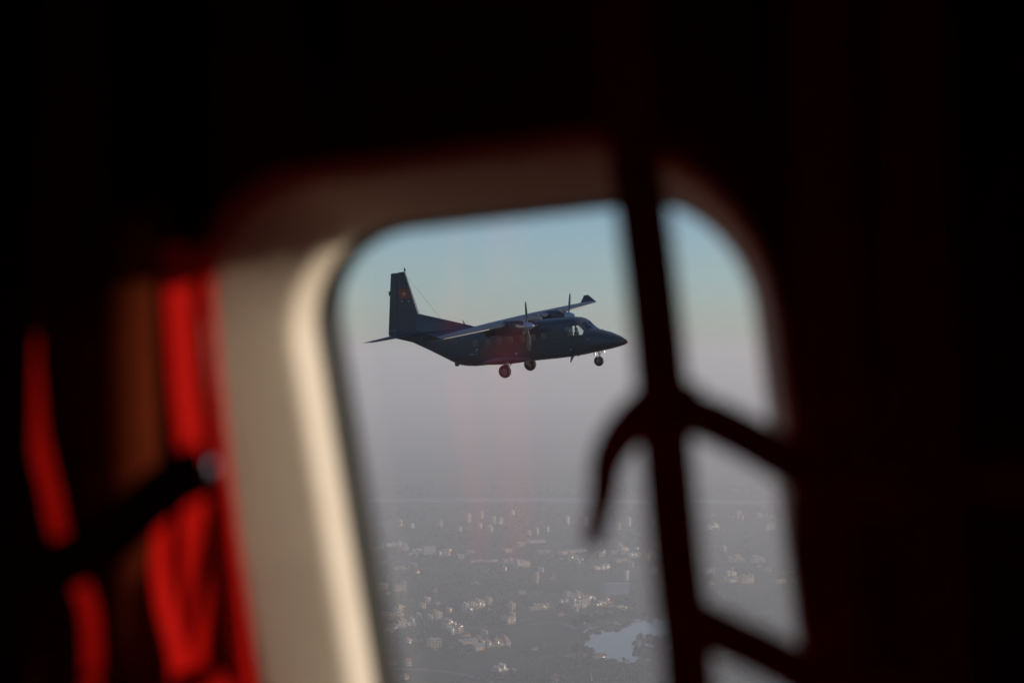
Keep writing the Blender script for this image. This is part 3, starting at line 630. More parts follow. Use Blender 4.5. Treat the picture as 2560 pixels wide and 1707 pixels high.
side_a = [(-3.24, 0.72), (-3.20, 1.23), (-2.66, 1.25), (-2.62, 0.72)]
side_b = [(-2.58, 0.72), (-2.61, 1.25), (-2.49, 1.25), (-2.17, 0.90), (-2.20, 0.72)]
fwd = [(-2.43, 1.25), (-2.22, 1.27), (-1.93, 0.93), (-2.10, 0.90)]
for s in (-1, 1):
    a, b = (-1.4, -0.78) if s < 0 else (0.78, 1.4)
    cutters.append(('side_window', tmp(MB().prism(side_a if s < 0 else [(-3.85, 0.56), (-3.82, 1.23), (-2.66, 1.25), (-2.62, 0.56)], a, b)))); cutters.append(('side_window', tmp(MB().prism(side_b, a, b))))  # far side pane lengthened aft so sky shows through the cockpit
    a, b = (-1.4, -0.62) if s < 0 else (0.62, 1.4)
    cutters.append(('quarter_window', tmp(MB().prism(fwd, a, b))))
    cutters.append(('windshield', tmp(MB().prism([(s * 0.05, 0.96), (s * 0.56, 0.95), (s * 0.52, 1.36), (s * 0.05, 1.38)], -2.75, -1.6, 'x'))))
jm = MB()
for nm, c in cutters:
    jm.add([v.co[:] for v in c.data.vertices], [tuple(p.vertices) for p in c.data.polygons])
shell_me = boolean(outer, [('DIFFERENCE', cav)])
shell = link('tmp_shell', shell_me)
glassouter = tmp(MB().loft(resample(0.012))); gcav = tmp(MB().loft(resample(0.030, -1.88, -10.3, 0.18)))
gshell = link('tmp_glass', boolean(glassouter, [('DIFFERENCE', gcav)]))
cj = None
allc = bpy.data.meshes.new('allc'); allc.from_pydata(jm.v, [], jm.f)
bmx = bmesh.new(); bmx.from_mesh(allc); bmesh.ops.recalc_face_normals(bmx, faces=bmx.faces); bmx.to_mesh(allc); bmx.free(); allco = link('tmp_cut', allc)
md = shell.modifiers.new('b', 'BOOLEAN'); md.operation = 'DIFFERENCE'; md.object = allco; md.solver = 'EXACT'; md.use_self = True
dg = bpy.context.evaluated_depsgraph_get(); dg.update(); fus_me = bpy.data.meshes.new_from_object(shell.evaluated_get(dg))
fus_me.name = 'fuselage'; fus_me.materials.clear(); fus_me.materials.append(M['navy']); fus_me.materials.append(M['cabin_in'])
for p in fus_me.polygons:
    c = p.center; t, b, h, n = station(c.x)
    zc, hz = (t + b) / 2, (t - b) / 2; q = (abs(c.y) / h) ** n + (abs(c.z - zc) / hz) ** n if h > 0 else 1
    p.material_index = 1 if (-10.3 < c.x < -1.9 and q < 0.86) else 0
smooth_mesh(fus_me, 32)
fus = link('fuselage', fus_me, air)
for nm, c in cutters:
    me = boolean(c, [('INTERSECT', gshell)]); me.materials.clear(); me.materials.append(M['wglass_air' if nm == 'cabin_window' else 'aglass']); me.name = nm; keep_largest(me)
    if len(me.polygons): link(nm, me, fus)
for o in [outer, cav, shell, glassouter, gcav, gshell, allco] + [c for _, c in cutters]: bpy.data.objects.remove(o)
for x in WX:
    for s in (-1, 1):
        yb = [(s * 1.098, 0.022), (s * 1.112, 0.018), (s * 1.112, 0.0), (s * 1.07, 0.0)]
        MB().loft([[(p[0], y_, p[1]) for p in rrect(x, 0.84, 0.30 + 2 * e_, 0.34 + 2 * e_, 0.11 + e_)] for y_, e_ in yb], cap=False).build('window_rim', M['frame'], fus, 40)
# rear door seam and handle on the right side, instrument coaming inside
MB().box((-2.08, 0, 0.66), (0.20, 1.0, 0.28)).build('instrument_panel', M['dark_in'], fus)
# black tip on the nose
MB().loft([se_ring(x + 0.004, t + 0.004, b - 0.004, h + 0.004, n) for (x, t, b, h, n) in [ST[0], ST[1], ST[2], (-0.22, *station(-0.22))]]).build('radome_tip', M['radome'], fus, 60)
def foil(le, chord, th, out, up, n=9):
    pts = []; le = Vector(le); up = Vector(up)
    xs = [(1 - math.cos(math.pi * k / n)) / 2 for k in range(n + 1)]
    th_ = lambda x: 5 * th * (0.2969 * math.sqrt(x) - 0.126 * x - 0.3516 * x * x + 0.2843 * x ** 3 - 0.1036 * x ** 4)
    for x in reversed(xs): pts.append(le + Vector((-x * chord, 0, 0)) + up * (chord * (th_(x) * 1.15 + 0.02 * math.sin(math.pi * x))))
    for x in xs[1:-1]: pts.append(le + Vector((-x * chord, 0, 0)) + up * (chord * (-th_(x) * 0.85 + 0.02 * math.sin(math.pi * x))))
    return pts
for s in (-1, 1):
    wing = MB().loft([foil((-5.72, s * y, 1.76 + 0.012 * abs(y)), c, 0.165 if y < 3 else 0.15, 0, (0, 0, 1)) if False else foil((lx, s * y, z), c, th, 0, (0, 0, 1)) for (y, lx, z, c, th) in
        ((0.02, -5.72, 1.80, 2.45, 0.15), (2.6, -5.72, 1.80, 2.45, 0.15), (5.0, -5.88, 1.81, 2.02, 0.15), (7.4, -6.05, 1.825, 1.6, 0.14), (9.35, -6.19, 1.84, 1.24, 0.13), (9.5, -6.24, 1.845, 1.12, 0.09))]).build('wing', M['navy_wing'], air, 40)
    b = MB()
    rings = []
    for (y, lx, z, c, th) in ((4.9, -5.873, 1.81, 2.035, 0.15), (7.2, -6.035, 1.824, 1.63, 0.14), (9.32, -6.188, 1.84, 1.245, 0.13)):
        full = foil((lx + 0.006, s * y, z), c + 0.012, th + 0.006, 0, (0, 0, 1), 18); m_ = len(full); k0 = 18
        rings.append([full[k0 + j] + (Vector((0.004, 0, 0.003 * (1 if j < 0 else -1)))) for j in (0, 1)])
    n = len(rings[0]); b.add([p for r_ in rings for p in r_], [(i * n + k, i * n + k + 1, (i + 1) * n + k + 1, (i + 1) * n + k) for i in range(2) for k in range(n - 1)])
    b.build('leading_edge_strip', M['boot'], wing, 60)
    MB().loft([foil((-6.22, s * 9.5, 1.85), 1.13, 0.07, 0, (0, -s * 0.65, 0.76), 6), foil((-6.95, s * 10.0, 2.29), 0.32, 0.07, 0, (0, -s * 0.65, 0.76), 6)]).build('winglet', M['navy'], air, 40)
    # control surface edges: flap and aileron as thin slabs under the trailing edge
    MB().loft([foil((-7.62, s * y, 1.775), 0.62, 0.10, 0, (0, 0, 1), 5) for y in (3.2, 4.9)]).build('flap', M['navy'], wing, 40)
    # nacelle
    rings = []
    for (x, t, bt, hw, n) in ((-4.90, 1.84, 1.36, 0.24, 2.2), (-4.98, 1.92, 1.22, 0.33, 2.4), (-5.25, 1.98, 1.14, 0.38, 2.8), (-5.7, 2.02, 1.12, 0.40, 3.0), (-6.5, 2.03, 1.22, 0.39, 3.0), (-7.2, 1.98, 1.40, 0.33, 2.6), (-7.9, 1.86, 1.62, 0.16, 2.2), (-8.1, 1.80, 1.70, 0.06, 2.0)):
        rings.append([(p[0], p[1] + s * 2.6, p[2]) for p in se_ring(x, t, bt, hw, n, 28)])
    eng = MB().loft(rings).build('engine_nacelle', M['navy'], air, 40)
    MB().tube([(-6.6, s * 2.95, 1.42), (-6.95, s * 3.06, 1.40), (-7.15, s * 3.08, 1.40)], [0.13, 0.14, 0.13], 14).build('exhaust_pipe', M['radome'], eng, 40)
    MB().loft([[(-4.99, s * 2.6 + 0.20 * math.cos(a), 1.26 + 0.07 * math.sin(a)) for a in [k * math.pi / 8 for k in range(16)]], [(-5.1, s * 2.6 + 0.16 * math.cos(a), 1.26 + 0.05 * math.sin(a)) for a in [k * math.pi / 8 for k in range(16)]]]).build('air_intake', M['radome'], eng)
    MB().lathe([(-4.31, 0.01), (-4.33, 0.05), (-4.42, 0.115), (-4.58, 0.185), (-4.75, 0.228), (-4.86, 0.24), (-4.895, 0.235)], 28, 'x', (0, s * 2.6, 1.6), cap=True).build('spinner', M['spinner'], eng, 50)
    rot = R(7 if s < 0 else 23)
    for k in range(4):
        a = rot + k * math.pi / 2; d = Vector((0, math.sin(a), math.cos(a))); tn = Vector((0, math.cos(a), -math.sin(a))); f_ = Vector((1, 0, 0)); hub = Vector((-4.74, s * 2.6, 1.6)); rings = []
        for (r_, ch, tw) in ((0.16, 0.09, 66), (0.26, 0.10, 64), (0.42, 0.18, 60), (0.75, 0.29, 54), (1.05, 0.30, 50), (1.25, 0.25, 47), (1.34, 0.17, 45), (1.37, 0.06, 44)):
            tw = R(tw); cd = tn * math.cos(tw) - f_ * math.sin(tw); nd = f_ * math.cos(tw) + tn * math.sin(tw); th = 0.045 if r_ < 0.3 else 0.018
            rings.append([hub + d * r_ + cd * (ch / 2 * math.cos(q)) + nd * (th * math.sin(q)) for q in [j * math.pi / 5 for j in range(10)]])
        MB().loft(rings).build('propeller_blade', M['blade'], eng, 50)
# fin, rudder, dorsal fillet, tailplane
def slab_fin(poly, th0, th1, z0, z1, name, parent, m=M['navy']):
    def half(z): return (th0 + (th1 - th0) * (z - z0) / (z1 - z0)) / 2
    mb = MB(); n = len(poly); vs = [(x, -half(z), z) for x, z in poly] + [(x, half(z), z) for x, z in poly]
    mb.add(vs, [tuple(range(n)), tuple(range(2 * n - 1, n - 1, -1))] + [(k, k + n, (k + 1) % n + n, (k + 1) % n) for k in range(n)])
    o = mb.build(name, m, parent); bv = o.modifiers.new('bevel', 'BEVEL'); bv.width = 0.05; bv.segments = 3; bv.limit_method = 'ANGLE'; return o
fin = slab_fin([(-14.62, 1.70), (-14.62, 2.02), (-14.20, 5.34), (-13.69, 5.36), (-13.14, 2.78), (-12.9, 1.7)], 0.26, 0.14, 1.7, 5.4, 'fin', air)
slab_fin([(-15.38, 1.70), (-15.33, 2.01), (-14.66, 5.33), (-14.23, 5.335), (-14.645, 2.02), (-14.645, 1.70)], 0.16, 0.10, 1.7, 5.4, 'rudder', air)
MB().box((-15.12, -0.005, 2.005), (0.62, 0.19, 0.014)).build('rudder_gap', M['stencil'], fin)
MB().box((-14.85, -0.005, 4.03), (0.20, 0.15, 0.014)).build('trim_tab_gap', M['stencil'], fin)
MB().box((-14.925, 0, 4.17), (0.12, 0.06, 0.26)).build('trim_tab', M['navy'], fin)
rings = []
for (x, z, hw) in ((-9.62, 1.76, 0.10), (-10.6, 2.06, 0.10), (-11.75, 2.40, 0.10), (-13.16, 2.82, 0.11), (-13.3, 2.80, 0.11)):
    rings.append([(x, -hw - 0.22 * (z - 1.6), 1.60), (x, -hw, z - 0.10), (x, -hw * 0.5, z - 0.02), (x, 0, z), (x, hw * 0.5, z - 0.02), (x, hw, z - 0.10), (x, hw + 0.22 * (z - 1.6), 1.60)])
MB().loft(rings).build('dorsal_fillet', M['navy'], air, 40)
for s in (-1, 1):
    MB().loft([foil((-12.85, s * 0.05, 1.68), 2.2, 0.10, 0, (0, 0, 1), 7), foil((-12.95, s * 0.6, 1.68), 2.02, 0.10, 0, (0, 0, 1), 7), foil((-13.72, s * 4.05, 1.70), 0.95, 0.09, 0, (0, 0, 1), 7), foil((-13.92, s * 4.2, 1.70), 0.62, 0.06, 0, (0, 0, 1), 7)]).build('tailplane', M['navy'], air, 40)
MB().lathe([(5.36, 0.03), (5.40, 0.05), (5.46, 0.06), (5.52, 0.045), (5.57, 0.015), (5.62, 0.008)], 12, 'z', (-13.68, 0, 0), cap=True).build('fin_beacon', M['radome'], fin, 50)
MB().tube([(-13.60, 0, 5.05), (-12.66, 0, 3.73), (-11.74, 0, 2.42)], 0.006, 5).build('aerial_wire', M['radome'], air)
# flag with star on both sides of the fin
for s in (-1, 1):
    def fy(z): return s * ((0.26 + (0.14 - 0.26) * (z - 1.7) / 3.7) / 2 + 0.004)
    q = [(-14.24, 3.83), (-13.50, 3.76), (-13.56, 4.31), (-14.24, 4.37)]
    fl = MB().add([(x, fy(z), z) for x, z in q], [(0, 1, 2, 3)]).build('flag', M['red_flag'], fin)
    sx, sz = -13.9, 4.06; st = []
    for k in range(10):
        r_ = 0.19 if k % 2 == 0 else 0.075; a = R(90 + 36 * k); st.append((sx + r_ * math.cos(a), sz + r_ * math.sin(a)))
    MB().add([(sx, fy(sz) + s * 0.004, sz)] + [(x, fy(z) + s * 0.004, z) for x, z in st], [(0, 1 + k, 1 + (k + 1) % 10) for k in range(10)]).build('star', M['yellow'], fl)
    for x, z in ((-14.10, 3.66), (-13.66, 3.62)): MB().add([(x - 0.04, fy(z), z - 0.04), (x + 0.04, fy(z), z - 0.04), (x + 0.04, fy(z), z + 0.04), (x - 0.04, fy(z), z + 0.04)], [(0, 1, 2, 3)]).build('stencil_mark', M['stencil'], fin)
for (x, z, w, h) in ((-8.97, 0.46, 0.09, 0.10), (-9.05, 0.36, 0.05, 0.05), (-9.04, 0.23, 0.05, 0.06), (-9.34, 0.23, 0.26, 0.04), (-7.08, 0.02, 0.12, 0.02), (-7.08, -0.10, 0.08, 0.14), (-6.48, 0.02, 0.14, 0.10), (-6.80, -0.28, 0.1, 0.02), (-1.98, 0.42, 0.11, 0.02), (-3.05, -0.05, 0.07, 0.07)):
    t, bt, hw, n = station(x); zc, hz = (t + bt) / 2, (t - bt) / 2; y_ = -hw * (1 - (abs(z - zc) / hz) ** n) ** (1 / n) - 0.012
    MB().box((x, y_, z), (w, 0.012, h)).build('stencil_mark', M['stencil'], fus)
# undercarriage
def wheel(x, y, z, r_, wd, s):
    w_ = empty('wheel'); w_.parent = air; w_.location = (x, y, z)
    MB().lathe([(-wd * 0.30, r_ * 0.50), (-wd * 0.46, r_ * 0.60), (-wd * 0.5, r_ * 0.78), (-wd * 0.40, r_ * 0.93), (-wd * 0.2, r_ * 0.99), (0, r_), (wd * 0.2, r_ * 0.99), (wd * 0.40, r_ * 0.93), (wd * 0.5, r_ * 0.78), (wd * 0.46, r_ * 0.60), (wd * 0.30, r_ * 0.50)], 40, 'y').build('tyre', M['tyre'], w_, 40)
    MB().lathe([(-wd * 0.30, 0.01), (-wd * 0.30, r_ * 0.12), (-wd * 0.22, r_ * 0.16), (-wd * 0.20, r_ * 0.36), (-wd * 0.36, r_ * 0.42), (-wd * 0.38, r_ * 0.5), (wd * 0.38, r_ * 0.5), (wd * 0.36, r_ * 0.42), (wd * 0.20, r_ * 0.36), (wd * 0.22, r_ * 0.16), (wd * 0.30, r_ * 0.12), (wd * 0.30, 0.01)], 32, 'y').build('rim', M['rim'], w_, 30)
    return w_
for s in (-1, 1):
    wheel(-7.1, s * 1.55, -0.88, 0.375, 0.26, s)
    g_ = MB().tube([(-7.1, s * 1.42, -0.88), (-7.08, s * 1.22, -0.62), (-7.05, s * 1.02, -0.30)], [0.05, 0.07, 0.075], 12); g_.tube([(-7.1, s * 1.56, -0.88), (-7.1, s * 1.38, -0.88)], 0.06, 12)
    g_.build('gear_leg', M['gear'], air, 40)
    MB().tube([(-6.80, s * 1.0, -0.40), (-7.05, s * 1.40, -0.84)], 0.028, 8).build('gear_brace', M['radome'], air, 40)
    MB().tube([(-7.42, s * 1.0, -0.42), (-7.16, s * 1.40, -0.84)], 0.022, 8).build('gear_brace', M['gear'], air, 40)
    rings = [[(p[0], p[1] + s * 0.98, p[2]) for p in se_ring(x, t, b_, hw, 2.4, 20)] for (x, t, b_, hw) in ((-5.7, -0.28, -0.42, 0.05), (-6.1, -0.10, -0.50, 0.17), (-6.7, 0.0, -0.53, 0.21), (-7.5, 0.0, -0.53, 0.21), (-8.2, -0.10, -0.49, 0.17), (-8.8, -0.3, -0.40, 0.05))]
    MB().loft(rings).build('gear_fairing', M['navy'], air, 40)
    MB().add([(-7.22, s * 1.34, -0.46), (-6.98, s * 1.34, -0.46), (-7.06, s * 1.30, -0.86), (-7.24, s * 1.30, -0.86), (-7.22, s * 1.36, -0.46), (-6.98, s * 1.36, -0.46), (-7.06, s * 1.32, -0.86), (-7.24, s * 1.32, -0.86)], [(0, 1, 2, 3), (4, 7, 6, 5), (0, 4, 5, 1), (1, 5, 6, 2), (2, 6, 7, 3), (3, 7, 4, 0)]).build('gear_door', M['gear'], air)
wheel(-1.92, 0, -0.92, 0.285, 0.2, 0)
g_ = MB().tube([(-1.82, 0, -0.30), (-1.86, 0, -0.58)], 0.05, 10)
for s in (-1, 1): g_.tube([(-1.86, s * 0.03, -0.56), (-1.88, s * 0.13, -0.66), (-1.92, s * 0.14, -0.92)], 0.025, 8)
g_.tube([(-1.92, -0.16, -0.92), (-1.92, 0.16, -0.92)], 0.03, 8); g_.tube([(-1.62, 0, -0.34), (-1.80, 0, -0.58)], 0.02, 8)
g_.build('nose_gear_leg', M['gear'], air, 40)
for (x, y, z) in ((-2.02, -0.12, -0.50), (-1.46, -0.10, -0.42)):  # two small emissive discs under the nose
    lm = MB().lathe([(0, 0.055), (-0.03, 0.06), (-0.08, 0.05), (-0.11, 0.02)], 14, 'x', (x, y, z), cap=True).build('nose_disc_case', M['gear'], air, 40)
    MB().lathe([(0.004, 0.05), (0.012, 0.03), (0.014, 0.002)], 14, 'x', (x, y, z), cap=True).build('nose_disc', M['disc_emit'], lm)
# aerials, probes, tail bumper
def blade(name, base0, base1, tip0, tip1, t=0.03, m=M['gear'], parent=air):
    v = []
    for (p, k) in ((base0, t), (base1, t), (tip1, t * 0.4), (tip0, t * 0.4)): v += [(p[0], -k / 2, p[1]), (p[0], k / 2, p[1])]
    MB().add(v, [(0, 2, 4, 6), (1, 7, 5, 3), (0, 1, 3, 2), (2, 3, 5, 4), (4, 5, 7, 6), (6, 7, 1, 0)]).build(name, m, parent)
blade('belly_antenna', (-3.38, -0.50), (-3.62, -0.50), (-3.66, -0.86), (-3.72, -0.86))
blade('roof_antenna', (-5.10, 1.70), (-5.32, 1.70), (-5.36, 2.07), (-5.44, 2.07))
blade('spine_antenna', (-10.08, 1.86), (-10.22, 1.86), (-10.24, 2.16), (-10.30, 2.16))
blade('belly_fin', (-3.05, -0.49), (-3.16, -0.49), (-3.14, -0.57), (-3.18, -0.57))
for x in (-1.68, -1.46):
    z = station(x)[0]; MB().tube([(x, -0.12, z - 0.03), (x, -0.12, z + 0.07), (x + 0.13, -0.12, z + 0.075)], 0.014, 8).build('pitot_probe', M['radome'], fus)
MB().lathe([(-0.47, 0.03), (-0.455, 0.10), (-0.38, 0.145), (-0.24, 0.13), (0.05, 0.20)], 16, 'z', (-11.03, 0, 0), cap=True).build('tail_bumper', M['navy'], air, 40)
# cockpit crew and seats
def in_plane(o, loc): o.matrix_world = PLANE @ Matrix.Translation(loc); return o
def skin_person(loc, lean, label, cap):
    V = [(0, 0, 0.12), (0.02, 0, 0.32), (0.05 + lean, 0, 0.55), (0.07 + lean, 0, 0.66), (0.09 + lean, 0, 0.74),
         (0.05 + lean, 0.19, 0.56), (0.14, 0.26, 0.32), (0.36, 0.20, 0.30), (0.42, 0.18, 0.31), (0.05 + lean, -0.19, 0.56), (0.14, -0.26, 0.32), (0.36, -0.20, 0.30), (0.42, -0.18, 0.31),
         (0.02, 0.10, 0.08), (0.44, 0.12, 0.10), (0.55, 0.12, -0.28), (0.64, 0.12, -0.32), (0.02, -0.10, 0.08), (0.44, -0.12, 0.10), (0.55, -0.12, -0.28), (0.64, -0.12, -0.32)]
    E_ = [(0, 1), (1, 2), (2, 3), (3, 4), (2, 5), (5, 6), (6, 7), (7, 8), (2, 9), (9, 10), (10, 11), (11, 12), (0, 13), (13, 14), (14, 15), (15, 16), (0, 17), (17, 18), (18, 19), (19, 20)]
    rad = [0.15, 0.15, 0.15, 0.06, 0.055, 0.075, 0.05, 0.04, 0.035, 0.075, 0.05, 0.04, 0.035, 0.09, 0.07, 0.05, 0.04, 0.09, 0.07, 0.05, 0.04]
    me = bpy.data.meshes.new('person'); me.from_pydata(V, E_, []); o = link('person', me); sk = o.modifiers.new('skin', 'SKIN'); o.modifiers.new('sub', 'SUBSURF').render_levels = 2
    for i, r_ in enumerate(rad): me.skin_vertices[0].data[i].radius = (r_, r_)
    me.skin_vertices[0].data[0].use_root = True; me.materials.append(M['cloth'])
    hx = 0.11 + lean
    hd = MB().lathe([(-0.12, 0.02), (-0.11, 0.05), (-0.06, 0.075), (0, 0.088), (0.05, 0.088), (0.09, 0.065), (0.115, 0.02)], 16, 'z', (hx, 0, 0.86), cap=True)
    hd.add([(hx + 0.08, -0.015, 0.84), (hx + 0.08, 0.015, 0.84), (hx + 0.115, 0, 0.835), (hx + 0.085, 0, 0.88)], [(0, 1, 2), (1, 3, 2), (0, 2, 3)])
    hd.build('head', M['skin'], o, 60)
    if cap: MB().lathe([(0.02, 0.095), (0.07, 0.10), (0.10, 0.085), (0.13, 0.03)], 16, 'z', (hx, 0, 0.86), cap=True).box((hx + 0.13, 0, 0.885), (0.10, 0.14, 0.015)).build('cap', M['hair'], o, 40)
    else: MB().lathe([(0.0, 0.094), (0.05, 0.096), (0.095, 0.072), (0.125, 0.02)], 16, 'z', (hx - 0.015, 0, 0.86), cap=True).build('hair', M['hair'], o, 40)
    MB().tube([(hx, -0.105, 0.85), (hx, -0.075, 0.96), (hx, 0, 0.995), (hx, 0.075, 0.96), (hx, 0.105, 0.85)], 0.016, 6).build('headset', M['radome'], o)
    in_plane(o, loc); tag(o, label, 'person'); return o
skin_person((-2.80, 0.42, 0.20), 0.03, 'person in dark flight suit and peaked cap at the far cockpit seat', True)
skin_person((-2.94, -0.42, 0.12), -0.02, 'person in dark flight suit with headset behind the near side cockpit window', False)
for s in (-1, 1):
    o = empty('pilot_seat'); MB().box((-0.02, 0, 0.0), (0.44, 0.44, 0.12)).build('cushion', M['cabin_in'], o); MB().box((-0.24, 0, 0.36), (0.10, 0.44, 0.66)).build('backrest', M['seatc'] if s < 0 else M['dark_in'], o); MB().box((-0.23, 0, 0.76), (0.08, 0.24, 0.16)).build('headrest', M['seatc'] if s < 0 else M['dark_in'], o)
    in_plane(o, (-3.06 if s > 0 else -3.02, s * 0.42, 0.24 if s < 0 else 0.12)); tag(o, ('black pilot seat on the far side of the cockpit' if s > 0 else 'tan backed pilot seat behind the near cockpit side window'), 'seat')
# ------------------------------------------------------------------ our own cabin: wall, window, webbing
def cab(name, kind=None): o = empty(name, CABIN); return o
def outline(l0, l1, u0, u1, r, n=16, e=0.0):
    l0 -= e; l1 += e * (0.42 if e > 0.004 else 1.0); u0 -= e; u1 += e * (0.78 if e > 0.004 else 1.0); r += e * 0.7; out = []
    seg = [(l1 - r, u1 - r, 0), (l0 + r, u1 - r, 90), (l0 + r, u0 + r, 180), (l1 - r, u0 + r, 270)]
    for (cx, cz, a0) in seg:
        for k in range(n + 1): a = R(a0 + 90 * k / n); out.append((cx + r * math.cos(a), cz + r * math.sin(a)))
    return out
OP = (-0.167, 0.152, -0.30, 0.131, 0.074)
def ring_at(e, o): return [(l, o, u) for l, u in outline(*OP, e=e)]
DEP = -0.085
wall_rings = []
hole = outline(*OP, e=0.0555)
BB, TB, WIN2 = -1.05, 0.75, 0.86
def wall_sheet(loop0, off, lb, rb, o_, m, name):
    loop = [(l + off, u) for l, u in loop0]; cl, cu = -0.0075 + off, -0.085; rc = []; n = len(loop)
    for (l, u) in loop:
        dl, du = l - cl, u - cu; t = min(((rb if dl > 0 else lb) - cl) / dl if abs(dl) > 1e-6 else 1e9, ((TB if du > 0 else BB) - cu) / du if abs(du) > 1e-6 else 1e9); rc.append((cl + dl * t, cu + du * t))
    for c in ((lb, BB), (rb, BB), (rb, TB), (lb, TB)):
        k = min(range(n), key=lambda q: (rc[q][0] - c[0]) ** 2 + (rc[q][1] - c[1]) ** 2); rc[k] = c
    mb = MB(); vs = []; S_ = 14
    for j in range(S_ + 1):
        t = (j / S_) ** 1.8; vs += [(a[0] + (b[0] - a[0]) * t, o_, a[1] + (b[1] - a[1]) * t) for a, b in zip(loop, rc)]
    mb.add(vs, [(j * n + k, j * n + (k + 1) % n, (j + 1) * n + (k + 1) % n, (j + 1) * n + k) for j in range(S_) for k in range(n)])
    o = mb.build(name, m); o.matrix_world = CABIN; return tag(o, kind='structure')
n = len(hole)
for off, lb, rb in ((0.0, -2.6, 0.5), (WIN2, 0.5, 2.6)):
    wall_sheet(hole, off, lb, rb, DEP, M['olive'], 'cabin_wall'); wall_sheet(outline(*OP, e=0.002), off, lb, rb, 0.03, M['skin_out'], 'outer_skin')
def slab(name, c, size, m): o = MB().box(c, size).build(name, m); o.matrix_world = CABIN; return tag(o, kind='structure')
slab('cabin_ceiling', (0, -0.93, 0.80), (6.2, 2.2, 0.30), M['olive']); slab('cabin_floor', (0, -0.93, -1.05), (6.2, 2.2, 0.30), M['dark_floor'])
slab('cabin_wall_opposite', (0, -1.98, -0.12), (6.2, 0.10, 1.54), M['olive'])
slab('bulkhead_aft', (-2.1, -0.935, -0.12), (0.3, 1.98, 1.54), M['olive']); slab('bulkhead_forward', (2.1, -0.935, -0.12), (0.3, 1.98, 1.54), M['olive'])
win = cab('cabin_window'); tag(win, 'cream plastic framed cabin window with rounded corners looking out to the airplane', 'window', kind='thing')
prof = [(0.000, -0.006), (0.0008, -0.016), (0.0022, -0.030), (0.0035, -0.040), (0.0055, -0.045), (0.0095, -0.0492), (0.036, -0.0712), (0.047, -0.0803), (0.0505, -0.0828), (0.054, -0.0845), (0.058, -0.0858), (0.064, -0.0868), (0.070, -0.0872), (0.0715, -0.0852)]
MB().loft([ring_at(e, o) for e, o in prof], cap=False).build('surround', M['cream'], win, 60)
MB().loft([ring_at(e, o) for e, o in ((0.004, 0.012), (-0.0045, 0.012), (-0.006, 0.004), (-0.0045, -0.008), (0.0008, -0.014), (0.004, -0.012))], cap=False).build('gasket', M['rubber'], win, 60)
for o_ in (0.014,): MB().add([(l, o_, u) for l, u in outline(*OP, e=0.003)], [tuple(range(n))]).build('pane', M['pane'], win)
MB().loft([[(l, 0.008, u) for l, u in outline(*OP, e=0.004)], [(l, 0.031, u) for l, u in outline(*OP, e=0.004)]], cap=False).build('spacer', M['rubber'], win)
w2 = copy_tree(win); w2.matrix_world = CABIN @ Matrix.Translation((WIN2, 0, 0)); w2['label'] = 'second cream framed cabin window further along the olive cabin wall'  # unseen window, added so its sunbeam reaches the hanging straps
S = 2560 / 2352.0
def strap(name, pts, o_, width, parent, face=40, m=None, tw=None):
    """webbing strap through photograph points on a plane o_ inside the wall; face = degrees its flat side turns forward"""
    P = []
    for i, p in enumerate(pts):
        oo = o_[i] if isinstance(o_, (list, tuple)) else o_
        P.append(wun(p[0] * S, p[1] * S, oo))
    if name in ('vertical_strap', 'shaded_strap', 'edge_glow_strip', 'side_strap', 'rear_strap', 'back_canvas', 'slack_strap'):      # run on to the ceiling and to the seat rail
        if name not in ('edge_glow_strip', 'slack_strap', 'back_canvas'): a_, b_ = P[0], P[1]; k_ = (0.66 - a_.z) / (a_.z - b_.z); P.insert(0, a_ + (a_ - b_) * k_)
        if name != 'shaded_strap': a_, b_ = P[-1], P[-2]; k_ = (-0.40 - a_.z) / (a_.z - b_.z); q_ = a_ + (a_ - b_) * k_; P.append(Vector((a_.x + (q_.x - a_.x) * 0.4, a_.y, -0.40)))
    P = crom(P, 8); mb = MB(); rings = []; N = len(P)
    for i, p in enumerate(P):
        t = (P[min(i + 1, N - 1)] - P[max(i - 1, 0)]).normalized(); fa = R(face if tw is None else face + (tw - face) * i / (N - 1))
        nrm = Vector((math.sin(fa), -math.cos(fa), 0)); nrm = (nrm - t * nrm.dot(t)).normalized(); b = t.cross(nrm)
        w_ = (width[0] + (width[1] - width[0]) * i / (N - 1)) if isinstance(width, tuple) else width; h_ = 0.0014
        rings.append([p + b * (w_ / 2) * c + nrm * h_ * k for c, k in ((-1, -0.6), (-0.96, -1), (0.96, -1), (1, -0.6), (1, 0.6), (0.96, 1), (-0.96, 1), (-1, 0.6))])
    return mb.loft(rings).build(name, m or M['web'], parent, 30)
lef = cab('webbing_seat_back'); tag(lef, 'sunlit red nylon webbing seat back hanging left of the window', 'seat webbing')
strap('vertical_strap', [(372, -60), (388, 250), (398, 500), (405, 616), (422, 876), (436, 1011), (446, 1194), (447, 1378), (441, 1488), (440, 1640)], [-0.125] * 6 + [-0.12, -0.118, -0.118, -0.118], 0.021, lef, 58)
strap('shaded_strap', [(398, -60), (410, 150), (418, 330), (424, 470), (426, 560)], -0.20, (0.044, 0.030), lef, 12, M['web_shade'])  # upper strap out of the sun, its shade put into the webbing colour
strap('edge_glow_strip', [(474, 560), (483, 700), (497, 860), (512, 1010), (528, 1160), (545, 1300), (560, 1420), (580, 1620)], -0.104, 0.006, lef, 60)  # thin red strip added for the red bounce light along the surround edge
strap('cross_strap', [(474, 1070), (450, 1082), (395, 1112), (322, 1172), (248, 1240), (165, 1286), (70, 1315), (-60, 1320)], -0.27, 0.031, lef, 5, M['web_shade'])
strap('slack_strap', [(374, 1150), (372, 1200), (367, 1299), (380, 1394), (398, 1464), (410, 1530), (420, 1600)], [-0.155, -0.145, -0.14, -0.14, -0.14, -0.14, -0.14], 0.0140, lef, 64)
